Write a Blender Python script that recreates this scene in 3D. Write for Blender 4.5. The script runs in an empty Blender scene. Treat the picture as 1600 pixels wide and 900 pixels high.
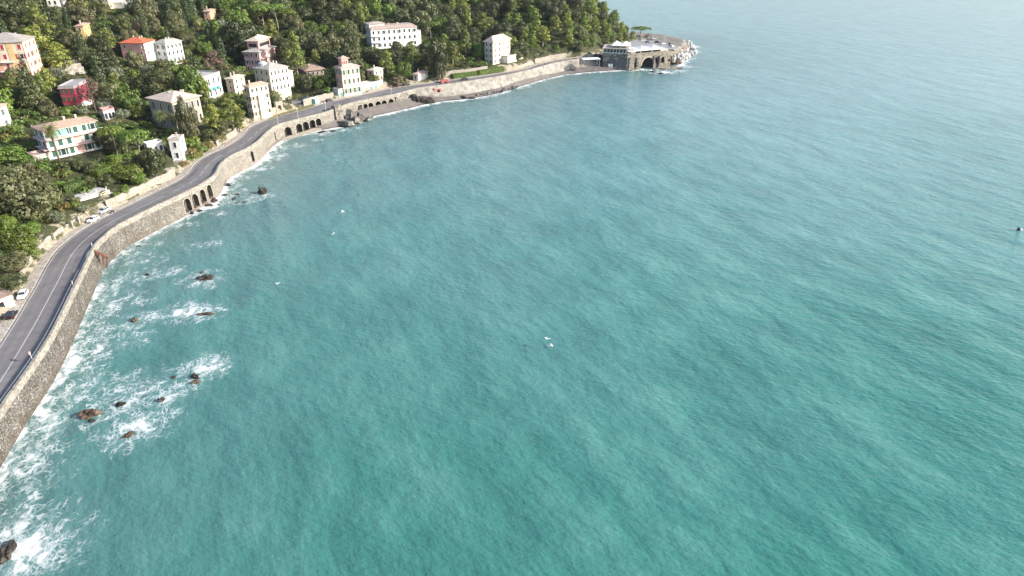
import bpy, math, random
import numpy as np
from mathutils import Vector, Matrix
random.seed(7); RNG = np.random.default_rng(7)
R = math.radians
scene = bpy.context.scene
COL = scene.collection

# ---------------------------------------------------------------- camera
CAM_H = 90.0; PITCH = R(28.5); FPX = 1067.0            # drone height, downward pitch, focal length in photo pixels (1600 wide)
cam_d = bpy.data.cameras.new('camera'); cam = bpy.data.objects.new('camera', cam_d); COL.objects.link(cam)
cam.location = (0, 0, CAM_H); cam.rotation_euler = (math.pi/2 - PITCH, 0, 0)
cam_d.sensor_width = 36; cam_d.lens = 36*FPX/1600; cam_d.clip_start = 0.5; cam_d.clip_end = 12000
scene.camera = cam

# ---------------------------------------------------------------- sky, sun, exposure
SUN_EL, SUN_AZ = R(26), R(99)                           # azimuth clockwise from +Y: the sun stands over the open sea
world = bpy.data.worlds.new('World'); scene.world = world; world.use_nodes = True
nt = world.node_tree; nt.nodes.clear()
wo = nt.nodes.new('ShaderNodeOutputWorld'); bg = nt.nodes.new('ShaderNodeBackground'); sk = nt.nodes.new('ShaderNodeTexSky')
sk.sky_type = 'NISHITA'; sk.sun_disc = False; sk.sun_elevation = SUN_EL; sk.sun_rotation = SUN_AZ
sk.air_density = 1.0; sk.dust_density = 1.6; sk.ozone_density = 1.0
bg.inputs[1].default_value = 0.15
nt.links.new(sk.outputs[0], bg.inputs[0]); nt.links.new(bg.outputs[0], wo.inputs[0])
sd = bpy.data.lights.new('sun', 'SUN'); sun = bpy.data.objects.new('sun', sd); COL.objects.link(sun)
sd.energy = 4.6; sd.angle = R(0.5); sd.color = (1.0, 0.93, 0.82)
SUNV = Vector((math.sin(SUN_AZ)*math.cos(SUN_EL), math.cos(SUN_AZ)*math.cos(SUN_EL), math.sin(SUN_EL)))
sun.rotation_euler = SUNV.to_track_quat('Z', 'Y').to_euler(); sun.location = (300, -60, 250)
vs = scene.view_settings
vs.view_transform = 'Standard'; vs.look = 'None'; vs.gamma = 1; vs.use_curve_mapping = False; vs.exposure = 0.85
HAZE = .00004
scene.cycles.max_bounces = 6; scene.cycles.diffuse_bounces = 2; scene.cycles.glossy_bounces = 2
scene.cycles.transmission_bounces = 2; scene.cycles.use_denoising = True

# ---------------------------------------------------------------- measuring: photo pixel -> place in the world
cP, sP = math.cos(PITCH), math.sin(PITCH)
def ray(px, py):
    u = (px-800)/FPX; v = (py-450)/FPX
    return np.array((u, cP - v*sP, -sP - v*cP))
def G(px, py, z=0.0):
    d = ray(px, py); t = (z-CAM_H)/d[2]
    return np.array((d[0]*t, d[1]*t))
def PX(x, y, z):
    zc = y*cP + (CAM_H-z)*sP
    return 800 + FPX*x/zc, 450 + FPX*((CAM_H-z)*cP - y*sP)/zc, zc
ZT, ZR = 7.9, 6.8                                       # parapet top and road level above the sea

# ---------------------------------------------------------------- materials
MATS = {}
def srgb(h):
    h = h.lstrip('#'); o = []
    for i in (0, 2, 4):
        c = int(h[i:i+2], 16)/255; o.append(c/12.92 if c <= .04045 else ((c+.055)/1.055)**2.4)
    return tuple(o)
class N:
    def __init__(s, name):
        s.m = bpy.data.materials.new(name); s.m.use_nodes = True; s.t = s.m.node_tree; s.t.nodes.clear()
        s.out = s.n('ShaderNodeOutputMaterial')
    def n(s, typ, **kw):
        nd = s.t.nodes.new(typ)
        for k, v in kw.items(): setattr(nd, k, v)
        return nd
    def l(s, a, b): s.t.links.new(a, b)
    def pos(s): return s.n('ShaderNodeNewGeometry').outputs['Position']
    def noise(s, vec, scale, detail=4, rough=.55, dist=0.0):
        n = s.n('ShaderNodeTexNoise'); n.inputs['Scale'].default_value = scale; n.inputs['Detail'].default_value = detail
        n.inputs['Roughness'].default_value = rough; n.inputs['Distortion'].default_value = dist
        if vec is not None: s.l(vec, n.inputs['Vector'])
        return n.outputs['Fac']
    def ramp(s, fac, stops, interp='LINEAR'):
        r = s.n('ShaderNodeValToRGB'); r.color_ramp.interpolation = interp
        e = r.color_ramp.elements
        while len(e) < len(stops): e.new(.5)
        for el, (p, c) in zip(e, stops):
            el.position = p; el.color = (c, c, c, 1) if isinstance(c, (int, float)) else (*c, 1)
        s.l(fac, r.inputs[0]); return r.outputs[0]
    def mix(s, fac, a, b, blend='MIX'):
        m = s.n('ShaderNodeMix', data_type='RGBA', blend_type=blend)
        for k, sock, v in ((0, m.inputs[0], fac), (1, m.inputs[6], a), (2, m.inputs[7], b)):
            if hasattr(v, 'links'): s.l(v, sock)
            elif isinstance(v, (int, float)): sock.default_value = v if k == 0 else (v, v, v, 1)
            else: sock.default_value = (*v, 1)
        return m.outputs[2]
    def math(s, op, a, b=0.0, clamp=False):
        m = s.n('ShaderNodeMath', operation=op, use_clamp=clamp)
        for sock, v in ((m.inputs[0], a), (m.inputs[1], b)):
            if hasattr(v, 'links'): s.l(v, sock)
            else: sock.default_value = v
        return m.outputs[0]
    def attr(s, name): return s.n('ShaderNodeAttribute', attribute_name=name).outputs['Fac']
    def mapped(s, vec, scale=(1, 1, 1), rot=(0, 0, 0), loc=(0, 0, 0)):
        m = s.n('ShaderNodeMapping'); s.l(vec, m.inputs[0])
        m.inputs['Scale'].default_value = scale; m.inputs['Rotation'].default_value = rot; m.inputs['Location'].default_value = loc
        return m.outputs[0]
    def principled(s, col, rough=.8, bump=None, bdist=.05, bstr=.6, spec=.3, metallic=0.0):
        p = s.n('ShaderNodeBsdfPrincipled'); p.inputs['Roughness'].default_value = rough
        p.inputs['Specular IOR Level'].default_value = spec; p.inputs['Metallic'].default_value = metallic
        if hasattr(col, 'links'): s.l(col, p.inputs['Base Color'])
        else: p.inputs['Base Color'].default_value = (*col, 1)
        if bump is not None:
            b = s.n('ShaderNodeBump'); b.inputs['Distance'].default_value = bdist; b.inputs['Strength'].default_value = bstr
            s.l(bump, b.inputs['Height']); s.l(b.outputs[0], p.inputs['Normal'])
        s.l(p.outputs[0], s.out.inputs[0]); return p
def plaster(col, var=.14, rough=.85, scale=.5):
    """painted or rendered wall: blotches and fine streaks of weathering"""
    key = ('plaster', tuple(round(c, 4) for c in col), var, rough, scale)
    if key in MATS: return MATS[key]
    n = N('painted_plaster'); p = n.pos()
    a = n.noise(p, scale, 5); b = n.noise(n.mapped(p, (2.5, 2.5, .3)), 1.0, 4)
    f = n.math('ADD', n.math('MULTIPLY', a, .6), n.math('MULTIPLY', b, .4))
    c = n.ramp(f, [(.3, tuple(x*(1-1.6*var) for x in col)), (.52, col), (.75, tuple(min(1, x*(1+var*.5)) for x in col))])
    n.principled(c, rough, n.noise(p, 6, 3), .02, .3)
    MATS[key] = n.m; return n.m
def plain(col, rough=.6, metallic=0.0, spec=.4):
    key = ('plain', tuple(round(c, 4) for c in col), rough, metallic)
    if key in MATS: return MATS[key]
    n = N('paint'); p = n.pos()
    c = n.ramp(n.noise(p, 3, 3), [(.35, tuple(x*.85 for x in col)), (.65, tuple(min(1, x*1.08) for x in col))])
    n.principled(c, rough, spec=spec, metallic=metallic); MATS[key] = n.m; return n.m
def rooftile(col):
    key = ('roof', tuple(round(c, 4) for c in col))
    if key in MATS: return MATS[key]
    n = N('roof_tile'); p = n.pos()
    v = n.n('ShaderNodeTexVoronoi'); v.inputs['Scale'].default_value = 1.6; n.l(p, v.inputs['Vector'])
    f = n.math('ADD', n.math('MULTIPLY', n.noise(p, .7, 6, .65), .65), n.math('MULTIPLY', v.outputs['Color'], .35))
    c = n.ramp(f, [(.25, tuple(x*.62 for x in col)), (.5, col), (.75, tuple(min(1, x*1.28) for x in col))])
    n.principled(c, .9, n.noise(p, 3.5, 4), .08, .8); MATS[key] = n.m; return n.m
def stone(c1, c2, c3, scale=1.1, name='rough_stone', bump=.25, rough=.92):
    key = ('stone', c1, c2, c3, scale)
    if key in MATS: return MATS[key]
    n = N(name); p = n.pos()
    v = n.n('ShaderNodeTexVoronoi'); v.inputs['Scale'].default_value = scale; n.l(n.mapped(p, (1, 1, 1.6)), v.inputs['Vector'])
    rnd = n.n('ShaderNodeSeparateColor'); n.l(v.outputs['Color'], rnd.inputs[0])
    f = n.math('ADD', n.math('MULTIPLY', rnd.outputs[0], .55), n.math('MULTIPLY', n.noise(p, .35, 6, .65), .6))
    c = n.ramp(f, [(.25, c1), (.55, c2), (.85, c3)])
    e = n.n('ShaderNodeTexVoronoi', feature='DISTANCE_TO_EDGE'); e.inputs['Scale'].default_value = scale; n.l(n.mapped(p, (1, 1, 1.6)), e.inputs['Vector'])
    h = n.math('ADD', n.math('MINIMUM', e.outputs[0], .18), n.math('MULTIPLY', n.noise(p, 2.5, 5), .35))
    n.principled(c, rough, h, bump, .9); MATS[key] = n.m; return n.m

# ---------------------------------------------------------------- mesh builder
class MB:
    def __init__(s): s.v = []; s.f = []; s.mi = []
    def face(s, pts, mi=0):
        k = len(s.v); s.v += [tuple(p) for p in pts]; s.f.append(tuple(range(k, k+len(pts)))); s.mi.append(mi)
    def box(s, c, d, rz=0.0, mi=0, taper=1.0):
        k = len(s.v); ca, sa = math.cos(rz), math.sin(rz)
        for dz in (-.5, .5):
            q = taper if dz > 0 else 1
            for dx, dy in ((-.5, -.5), (.5, -.5), (.5, .5), (-.5, .5)):
                x, y = dx*d[0]*q, dy*d[1]*q
                s.v.append((c[0]+x*ca-y*sa, c[1]+x*sa+y*ca, c[2]+dz*d[2]))
        for f in ((0, 3, 2, 1), (4, 5, 6, 7), (0, 1, 5, 4), (1, 2, 6, 5), (2, 3, 7, 6), (3, 0, 4, 7)):
            s.f.append(tuple(k+i for i in f)); s.mi.append(mi)
    def prism(s, poly, z0, z1, mi=0, top=True):
        """closed polygon (ccw) extruded from z0 to z1"""
        k = len(s.v); n = len(poly)
        s.v += [(p[0], p[1], z0) for p in poly] + [(p[0], p[1], z1) for p in poly]
        for i in range(n): j = (i+1) % n; s.f.append((k+i, k+j, k+n+j, k+n+i)); s.mi.append(mi)
        s.f.append(tuple(k+n+i for i in range(n))); s.mi.append(mi)
        s.f.append(tuple(k+i for i in reversed(range(n)))); s.mi.append(mi)
    def tube(s, pts, rad, n=7, mi=0, cap=True):
        pts = [Vector(p) for p in pts]; k = len(s.v); m = len(pts)
        rads = rad if isinstance(rad, (list, tuple)) else [rad]*m
        for i, p in enumerate(pts):
            t = (pts[min(i+1, m-1)]-pts[max(i-1, 0)]).normalized()
            a = t.orthogonal().normalized() if abs(t.z) < .95 else Vector((1, 0, 0)); a = (a - t*a.dot(t)).normalized(); b = t.cross(a)
            for j in range(n):
                w = 2*math.pi*j/n; s.v.append(tuple(p + (a*math.cos(w)+b*math.sin(w))*rads[i]))
        for i in range(m-1):
            for j in range(n):
                s.f.append((k+i*n+j, k+i*n+(j+1) % n, k+(i+1)*n+(j+1) % n, k+(i+1)*n+j)); s.mi.append(mi)
        if cap:
            s.f.append(tuple(k+j for j in reversed(range(n)))); s.mi.append(mi)
            s.f.append(tuple(k+(m-1)*n+j for j in range(n))); s.mi.append(mi)
    def rot(s, rz, loc=(0, 0, 0)):
        ca, sa = math.cos(rz), math.sin(rz)
        s.v = [(x*ca-y*sa+loc[0], x*sa+y*ca+loc[1], z+loc[2]) for x, y, z in s.v]; return s
    def mesh(s, name, mats, smooth=False):
        me = bpy.data.meshes.new(name); me.from_pydata(s.v, [], s.f)
        for m in (mats if isinstance(mats, (list, tuple)) else [mats]): me.materials.append(m)
        me.polygons.foreach_set('material_index', s.mi)
        if smooth: me.polygons.foreach_set('use_smooth', [True]*len(s.f))
        me.update(); return me
    def build(s, name, mats, parent=None, smooth=False):
        return link(name, s.mesh(name, mats, smooth), parent)
def link(name, me, parent=None):
    o = bpy.data.objects.new(name, me); COL.objects.link(o)
    if parent is not None: o.parent = parent
    return o
def tag(o, label=None, cat=None, group=None, kind=None):
    if label: o['label'] = label
    if cat: o['category'] = cat
    if group: o['group'] = group
    if kind: o['kind'] = kind
    return o
def thing(name, label, cat, loc=(0, 0, 0), rz=0.0, group=None):
    o = bpy.data.objects.new(name, None); COL.objects.link(o); o.location = loc; o.rotation_euler = (0, 0, rz)
    o.empty_display_size = .5
    return tag(o, label, cat, group)
def grid_mesh(name, X, Y, Z, mats, attrs=None, keep=None, smooth=True):
    """X, Y, Z: 2-D arrays"""
    ny, nx = X.shape
    co = np.stack([X, Y, Z], -1).reshape(-1, 3)
    i = np.arange(ny*nx).reshape(ny, nx)
    q = np.stack([i[:-1, :-1], i[:-1, 1:], i[1:, 1:], i[1:, :-1]], -1)
    if keep is not None: q = q[keep]
    q = q.reshape(-1, 4)
    me = raw_mesh(name, co, q, mats, smooth)
    for k, a in (attrs or {}).items():
        at = me.attributes.new(k, 'FLOAT', 'POINT'); at.data.foreach_set('value', np.ascontiguousarray(a, np.float32).ravel())
    return me
def raw_mesh(name, co, quads, mats, smooth=False, mi=None):
    me = bpy.data.meshes.new(name); nf = len(quads); k = quads.shape[1]
    me.vertices.add(len(co)); me.vertices.foreach_set('co', np.ascontiguousarray(co, np.float32).ravel())
    me.loops.add(nf*k); me.loops.foreach_set('vertex_index', np.ascontiguousarray(quads, np.int32).ravel())
    me.polygons.add(nf); me.polygons.foreach_set('loop_start', np.arange(nf, dtype=np.int32)*k)
    try: me.polygons.foreach_set('loop_total', np.full(nf, k, np.int32))
    except Exception: pass
    for m in (mats if isinstance(mats, (list, tuple)) else [mats]): me.materials.append(m)
    if mi is not None: me.polygons.foreach_set('material_index', np.asarray(mi, np.int32))
    if smooth: me.polygons.foreach_set('use_smooth', np.ones(nf, bool))
    me.update(calc_edges=True); return me

# ---------------------------------------------------------------- curves of the coast
def resample(pts, step):
    pts = np.asarray(pts, float); d = np.r_[0, np.cumsum(np.hypot(*np.diff(pts, axis=0).T))]
    n = max(2, int(d[-1]/step)+1); s = np.linspace(0, d[-1], n)
    return np.stack([np.interp(s, d, pts[:, 0]), np.interp(s, d, pts[:, 1])], -1)
def smooth(pts, it=3, w=.5):
    p = np.array(pts, float)
    for _ in range(it): p[1:-1] = (1-w)*p[1:-1] + w*.5*(p[:-2]+p[2:])
    return p
def offset(pts, d):
    """to the right of the direction of travel for positive d"""
    t = np.gradient(pts, axis=0); t /= np.linalg.norm(t, axis=1, keepdims=True)
    return pts + np.stack([t[:, 1], -t[:, 0]], -1)*d
def dist_poly(x, y, pts):
    """distance from points to an open polyline"""
    x = np.asarray(x, float); y = np.asarray(y, float); best = np.full(x.shape, 1e18)
    for (ax, ay), (bx, by) in zip(pts[:-1], pts[1:]):
        dx, dy = bx-ax, by-ay; t = np.clip(((x-ax)*dx+(y-ay)*dy)/(dx*dx+dy*dy+1e-12), 0, 1)
        best = np.minimum(best, (x-ax-t*dx)**2 + (y-ay-t*dy)**2)
    return np.sqrt(best)
def inside(x, y, poly):
    x = np.asarray(x, float); y = np.asarray(y, float); r = np.zeros(x.shape, bool); n = len(poly)
    for i in range(n):
        ax, ay = poly[i]; bx, by = poly[(i+1) % n]
        c = (ay > y) != (by > y)
        if ay != by: r ^= c & (x < (bx-ax)*(y-ay)/(by-ay)+ax)
    return r
top_px = [(-60, 726), (-20, 668), (12, 618), (32, 592), (60, 552), (80, 520), (98, 484), (115, 448), (132, 414), (140, 394), (152, 376), (180, 352), (212, 336), (240, 322), (280, 304), (312, 288), (336, 272), (344, 254), (360, 242), (380, 234), (400, 222), (416, 206), (432, 194), (470, 184), (508, 175), (544, 161), (580, 153), (620, 146)]
far_px = [(650, 140), (700, 133.5), (740, 127.5), (800, 117.5), (840, 107.5), (868, 99.5), (890, 96), (905, 94)]
edge_px = [(-60, 640), (0, 536), (20, 506), (40, 472), (58, 442), (68, 420), (88, 390), (112, 370), (132, 356), (160, 340), (190, 326), (246, 298), (280, 282), (296, 270), (304, 256), (320, 244), (340, 236), (360, 226), (380, 212), (390, 198), (424, 184), (480, 169), (518, 158), (560, 150), (600, 140), (640, 134), (680, 129), (708, 125), (750, 120), (786, 114), (820, 108.5), (840, 101), (868, 94.5), (888, 91.5), (905, 90)]
w1 = np.array([G(a, b, ZT) for a, b in top_px]); w2 = np.array([G(a, b, ZR) for a, b in far_px])
d0 = (w1[0]-w1[2]); d0 /= np.linalg.norm(d0)
WALL = smooth(resample(np.vstack([w1[0]+d0*110+np.array((14, 0)), w1[0]+d0*50+np.array((3, 0)), w1]), 1.5), 6)   # outer top of the sea wall
SHORE_TOP = smooth(resample(np.vstack([WALL[::4], w2]), 1.5), 4)            # the same line carried on along the promenade
e = np.array([G(a, b, ZR) for a, b in edge_px]); d1 = (e[0]-e[2]); d1 /= np.linalg.norm(d1)
EDGE = smooth(resample(np.vstack([e[0]+d1*90+np.array((12, 0)), e[0]+d1*40+np.array((3, 0)), e]), 1.5), 6)                    # inland edge of the carriageway
toe = np.array([G(915, 88, 8), G(942, 76, 9), G(965, 69, 9), G(985, 63, 9)])
FOOT = smooth(resample(np.vstack([offset(EDGE, -2.2)[::4], toe, toe[-1:]+(6, 22), toe[-1:]+(-4, 70), toe[-1:]+(-60, 130), toe[-1:]+(-160, 190), toe[-1:]+(-400, 260)]), 3), 3)
LANDPOLY = np.vstack([FOOT, [(-900, 900), (-900, -60), (FOOT[0][0]-20, -60)]])
def sstep(a, b, x): t = np.clip((x-a)/(b-a), 0, 1); return t*t*(3-2*t)
PADS = []
def vnoise(x, y, s, seed=0):
    return (np.sin(x*s*1.3+seed)*np.cos(y*s*1.1+seed*2)+.5*np.sin(x*s*2.7+y*s*1.9+seed*3)+.3*np.sin(x*s*4.9-y*s*5.3+seed))/1.8
def land(x, y, pads=True):
    x = np.asarray(x, float); y = np.asarray(y, float)
    d = dist_poly(x, y, FOOT); ins = inside(x, y, LANDPOLY)
    head = sstep(-20, 70, x)
    s1 = .20 + .55*head; s2 = .36 + .25*head
    z = ZR + .1 + 2.3*sstep(.4, 3.0, d)*(1-head*.5) + s1*np.maximum(d-3, 0) + (s2-s1)*np.maximum(d-75, 0)*(1-head) + vnoise(x, y, .045)*np.clip(d*.03, 0, 1.6)
    z = np.where(ins, z, ZR - .35 - d*.9)
    if pads:
        for (px, py, r, pz) in PADS:
            dd = np.hypot(x-px, y-py); w = 1-sstep(r, r+6, dd); z = np.where(ins, z*(1-w)+pz*w, z)
    return z
_ts = np.concatenate([np.arange(60, 420, 1.0), np.arange(420, 1100, 3.0)])
def hit(px, py, dz=0.0):
    """first point on the photo ray that lies dz above the land"""
    d = ray(px, py); X = d[0]*_ts; Y = d[1]*_ts; Z = CAM_H + d[2]*_ts
    h = land(X, Y)+dz - Z
    k = np.argmax(h > 0)
    if h[k] <= 0: k = len(_ts)-1
    if k == 0: k = 1
    a = h[k-1]/(h[k-1]-h[k]+1e-9); t = _ts[k-1] + (_ts[k]-_ts[k-1])*min(max(a, 0), 1)
    x, y = d[0]*t, d[1]*t
    return x, y, float(land(np.array([x]), np.array([y]))[0]), t
# ================================================================ THE SETTING
def near_idx(pts, q): return int(np.argmin((pts[:, 0]-q[0])**2 + (pts[:, 1]-q[1])**2))
beach_px = [(412, 240), (424, 230), (446, 216), (480, 206), (505, 203), (520, 200), (546, 196), (560, 188), (580, 182), (600, 178), (620, 173.5), (645, 168), (670, 161.5), (700, 157.5), (720, 156), (750, 152), (780, 146), (800, 139), (820, 133), (850, 124), (880, 117), (905, 114), (940, 111.5), (960, 110), (979, 109.5)]
BEACH = smooth(resample([G(a, b, 0) for a, b in beach_px], 1.5), 3)
head_px = [(979, 109.5), (1000, 109), (1019, 110), (1040, 108), (1065, 102), (1068, 95), (1078, 86), (1083, 78), (1078, 70), (1056, 65)]
HEADL = resample([G(a, b, 0) for a, b in head_px], 2)
_wb = offset(WALL, .45)
SHORE = np.vstack([_wb[:near_idx(_wb, BEACH[0])], BEACH, HEADL])

# ---- sea: one sheet to beyond the horizon, finer near the shore
foam_spots = [  # photo pixel, radius in metres, strength: where the sea breaks over rocks
    (318, 437, 5.5, .8), (290, 440, 4, .5), (235, 429, 4.5, .62), (274, 423, 2.6, 1.0), (292, 487, 5, 1.05), (316, 487, 4.5, .9), (335, 486, 3, .7), (232, 494, 3.6, .85), (212, 508, 3.6, .6),
    (322, 573, 4.6, 1.05), (300, 580, 3, .9), (262, 622, 2.8, 1.05), (285, 606, 4.5, .85), (225, 605, 7, .66), (190, 600, 7, .6), (208, 668, 6, .85), (222, 662, 3.5, 1.0), (240, 655, 5, .66), (180, 690, 5, .55),
    (142, 650, 7, .55), (80, 662, 3.2, 1.1), (100, 655, 7, .62), (170, 630, 7, .68), (200, 640, 5, .75), (28, 868, 6, 1.15), (50, 840, 8, .72), (10, 830, 7, .8), (75, 860, 6, .6), (20, 740, 8, .62), (45, 715, 7, .66),
    (343, 334, 2.4, .95), (330, 382, 3.5, .5), (300, 384, 3.5, .45), (415, 306, 2.6, 1.0), (395, 311, 5, .72), (365, 312, 6, .66), (330, 318, 5, .7), (350, 300, 4, .75), (372, 300, 4, .55),
    (165, 478, 7, .7), (190, 462, 6, .6), (150, 520, 7, .62), (215, 470, 6, .5), (205, 530, 6, .5), (120, 560, 6, .75), (140, 600, 7, .55), (110, 610, 7, .68), (95, 590, 5, .8), (240, 405, 5, .5), (205, 400, 5, .62),
    (300, 350, 3, .5), (440, 232, 7, .62), (432, 245, 5, .66), (460, 228, 5, .6), (497, 219, 2.2, .95), (475, 228, 2.6, .7), (398, 262, 7, .6), (376, 275, 6, .55), (365, 290, 5, .5), (525, 250, 1.2, .9),
    (1040, 113, 6, 1.1), (1058, 111, 5, 1.1), (1020, 114, 4, .9), (1074, 104, 4, 1.0), (1086, 80, 4, 1.0), (1088, 73, 4, .9), (1080, 92, 4, .8), (535, 203, 4, .8), (505, 208, 5, .8), (560, 200, 3, .7),
    (858, 541, .5, .9), (434, 443, .35, .9), (535, 331, .3, .9)]
xs = np.r_[np.linspace(-1500, -150, 16), np.arange(-146, 180, 1.3), np.linspace(190, 560, 40), np.linspace(620, 4200, 22)]
ys = np.r_[np.linspace(-160, 60, 8), np.arange(64, 470, 1.3), np.linspace(474, 640, 50), np.linspace(660, 6500, 45)]
X, Y = np.meshgrid(xs, ys)
cd = dist_poly(X, Y, SHORE[::2]) if len(SHORE) else X*0
nearend = 1-sstep(175, 215, Y)
wd = 3.0*nearend + 3.4*(1-nearend)
vary = .55+.45*vnoise(X*.9, Y, .11, 2)
vary = vary*(1-.55*sstep(168, 175, Y)*(1-sstep(214, 222, Y)))
cd = np.maximum(0, cd + 1.6*vnoise(X, Y, .5, 4) + 1.2*vnoise(X, Y, .23, 1))
foam = (.26+.42*vary+.34*(1-nearend))*np.exp(-(cd/(wd*(.7+.5*vary)))**2) + .43*np.exp(-(cd/(12*nearend+5.5))**2)*(.55+.6*vary)
foam += nearend*(.2+.3*vary)*np.exp(-((cd-6.5-2.5*vnoise(X, Y, .09, 5))/1.5)**2)
foam *= 1-.8*sstep(100, 125, X)*(1-sstep(430, 500, Y))
for (a, b, r, s_) in foam_spots:
    q = G(a, b, 0); dx = (X-q[0])/(r*1.1); dy = (Y-q[1])/(r*1.0)
    foam = np.maximum(foam, s_*.9*np.exp(-(dx*dx+dy*dy)*.75))
sed = np.exp(-cd/62.0)
Zs = np.zeros_like(X)
n = N('sea_water'); p = n.pos()
def crests(ang, stretch): return n.mapped(n.mapped(p, rot=(0, 0, R(-ang))), (stretch, 1, 1))
swell_v = crests(-60, .5)
big = n.noise(crests(-56, .5), .045, 5, .6)
mid = n.noise(swell_v, .1, 5, .55)
chop = n.noise(crests(-16, .32), .5, 4, .6)
rip = n.noise(crests(-3, .4), 1.5, 3, .6)
patch = n.noise(p, .011, 3, .5)
tone = n.math('ADD', n.math('MULTIPLY', big, .5), n.math('MULTIPLY', mid, .5))
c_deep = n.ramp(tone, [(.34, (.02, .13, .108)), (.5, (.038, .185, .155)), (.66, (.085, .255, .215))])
c_far_sheen = n.ramp(tone, [(.34, (.145, .272, .302)), (.66, (.2, .355, .385))])  # distant water paler and bluer: sky sheen and haze put into its colour
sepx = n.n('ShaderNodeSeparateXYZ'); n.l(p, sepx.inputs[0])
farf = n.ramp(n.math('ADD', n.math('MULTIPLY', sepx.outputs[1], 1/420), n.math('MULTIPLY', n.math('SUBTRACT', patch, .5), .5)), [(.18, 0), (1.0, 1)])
c = n.mix(farf, c_deep, c_far_sheen)
c = n.mix(n.math('MULTIPLY', n.attr('sediment'), n.ramp(patch, [(.3, .5), (.7, 1.0)])), c, (.08, .16, .158))
# foam: webbed streaks where the sea breaks
warp = n.n('ShaderNodeTexNoise'); warp.inputs['Scale'].default_value = .22; warp.inputs['Detail'].default_value = 3; n.l(p, warp.inputs['Vector'])
wv = n.n('ShaderNodeVectorMath', operation='SCALE'); n.l(warp.outputs['Color'], wv.inputs[0]); wv.inputs['Scale'].default_value = 5.0
pv = n.n('ShaderNodeVectorMath', operation='ADD'); n.l(p, pv.inputs[0]); n.l(wv.outputs[0], pv.inputs[1])
pw = n.mapped(pv.outputs[0], (1.0, .62, 1), (0, 0, R(-48)))
lace = n.n('ShaderNodeTexVoronoi', feature='DISTANCE_TO_EDGE'); lace.inputs['Scale'].default_value = 1.15; n.l(pw, lace.inputs['Vector'])
web = n.ramp(lace.outputs[0], [(.0, 1), (.2, 0)])
fn = n.noise(pw, .5, 6, .68); fb = n.noise(pw, .16, 3, .6)
fa = n.attr('foam')
cov = n.ramp(fa, [(.04, 0), (.3, 1)])
f1 = n.math('ADD', fa, n.math('MULTIPLY', n.math('MULTIPLY', n.math('SUBTRACT', fn, .5), 2.3), cov))
f1 = n.math('ADD', f1, n.math('MULTIPLY', n.math('MULTIPLY', n.math('SUBTRACT', fb, .5), .9), cov))
solid = n.ramp(f1, [(.72, 0), (1.35, 1)])
thin = n.math('MULTIPLY', n.math('MULTIPLY', web, n.ramp(f1, [(.28, 0), (.7, .85)])), n.ramp(fn, [(.35, .2), (.6, 1)]))
fm = n.math('MAXIMUM', solid, thin, True)
milky = n.math('MULTIPLY', n.ramp(fa, [(.12, 0), (.9, .45)]), 1.0)
c = n.mix(milky, c, (.16, .25, .25))
bh = n.math('ADD', n.math('MULTIPLY', mid, 1.8), n.math('ADD', n.math('MULTIPLY', chop, .66), n.math('MULTIPLY', rip, .26)))
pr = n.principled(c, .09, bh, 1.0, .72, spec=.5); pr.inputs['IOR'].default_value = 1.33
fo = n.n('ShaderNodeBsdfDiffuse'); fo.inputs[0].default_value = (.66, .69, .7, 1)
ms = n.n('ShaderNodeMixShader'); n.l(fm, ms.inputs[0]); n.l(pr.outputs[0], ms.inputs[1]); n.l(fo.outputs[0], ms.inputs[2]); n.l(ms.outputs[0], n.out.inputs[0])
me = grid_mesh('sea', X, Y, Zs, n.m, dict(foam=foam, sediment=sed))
tag(link('sea', me), 'turquoise choppy sea filling the bay with foam along the wall', kind='structure')

# ---- houses are listed here because the hillside is levelled under each of them (placed further down)
# name, wall-top corners in the photo (left, near, right), photo row of the near corner's foot
HOUSES = {}
def house_place(key, A, B, C, gy, zoff=0.0):
    """turns the three wall-top corners and the foot row into a footprint on the hillside"""
    d = ray(*B)
    T = np.concatenate([np.arange(110, 560, .8), np.arange(560, 800, 2.0)])
    Xr, Yr, Zr = d[0]*T, d[1]*T, CAM_H + d[2]*T
    zg = land(Xr, Yr, pads=False) + zoff
    pyg = PX(Xr, Yr, zg)[1]
    ok = (Zr - zg > 1.5) & (Zr - zg < 30) & (zg > 5)
    err = np.where(ok, np.abs(pyg-gy), 1e6); near_ = np.where(err < .8)[0]; k = int(np.argmin(err))
    if len(near_): k = int(near_[0] + np.argmin(err[near_[0]:near_[0]+12]))
    ztop, z0 = Zr[k], zg[k]
    b = np.array((Xr[k], Yr[k])); c_ = G(C[0], C[1], ztop); a_ = G(A[0], A[1], ztop)
    u = c_-b; w = np.linalg.norm(u); u = u/w; nrm = np.array((-u[1], u[0]))
    ds = np.arange(3.5, 16, .1); ax = PX(b[0]+nrm[0]*ds, b[1]+nrm[1]*ds, ztop)[0]
    dep = float(ds[int(np.argmin(np.abs(ax-A[0])))])
    if A[0] >= B[0]-1: dep = 6.0
    if key == 'long_white': dep = 8.5
    rz = math.atan2(u[1], u[0])
    ctr = b + u*w/2 + nrm*dep/2
    HOUSES[key] = dict(b=b, u=u, n=nrm, w=w, d=dep, z0=z0, zt=ztop, rz=rz, h=ztop-z0, px=B[0])
    PADS.append((ctr[0], ctr[1], .5*math.hypot(w, dep), z0))
    return HOUSES[key]
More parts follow.
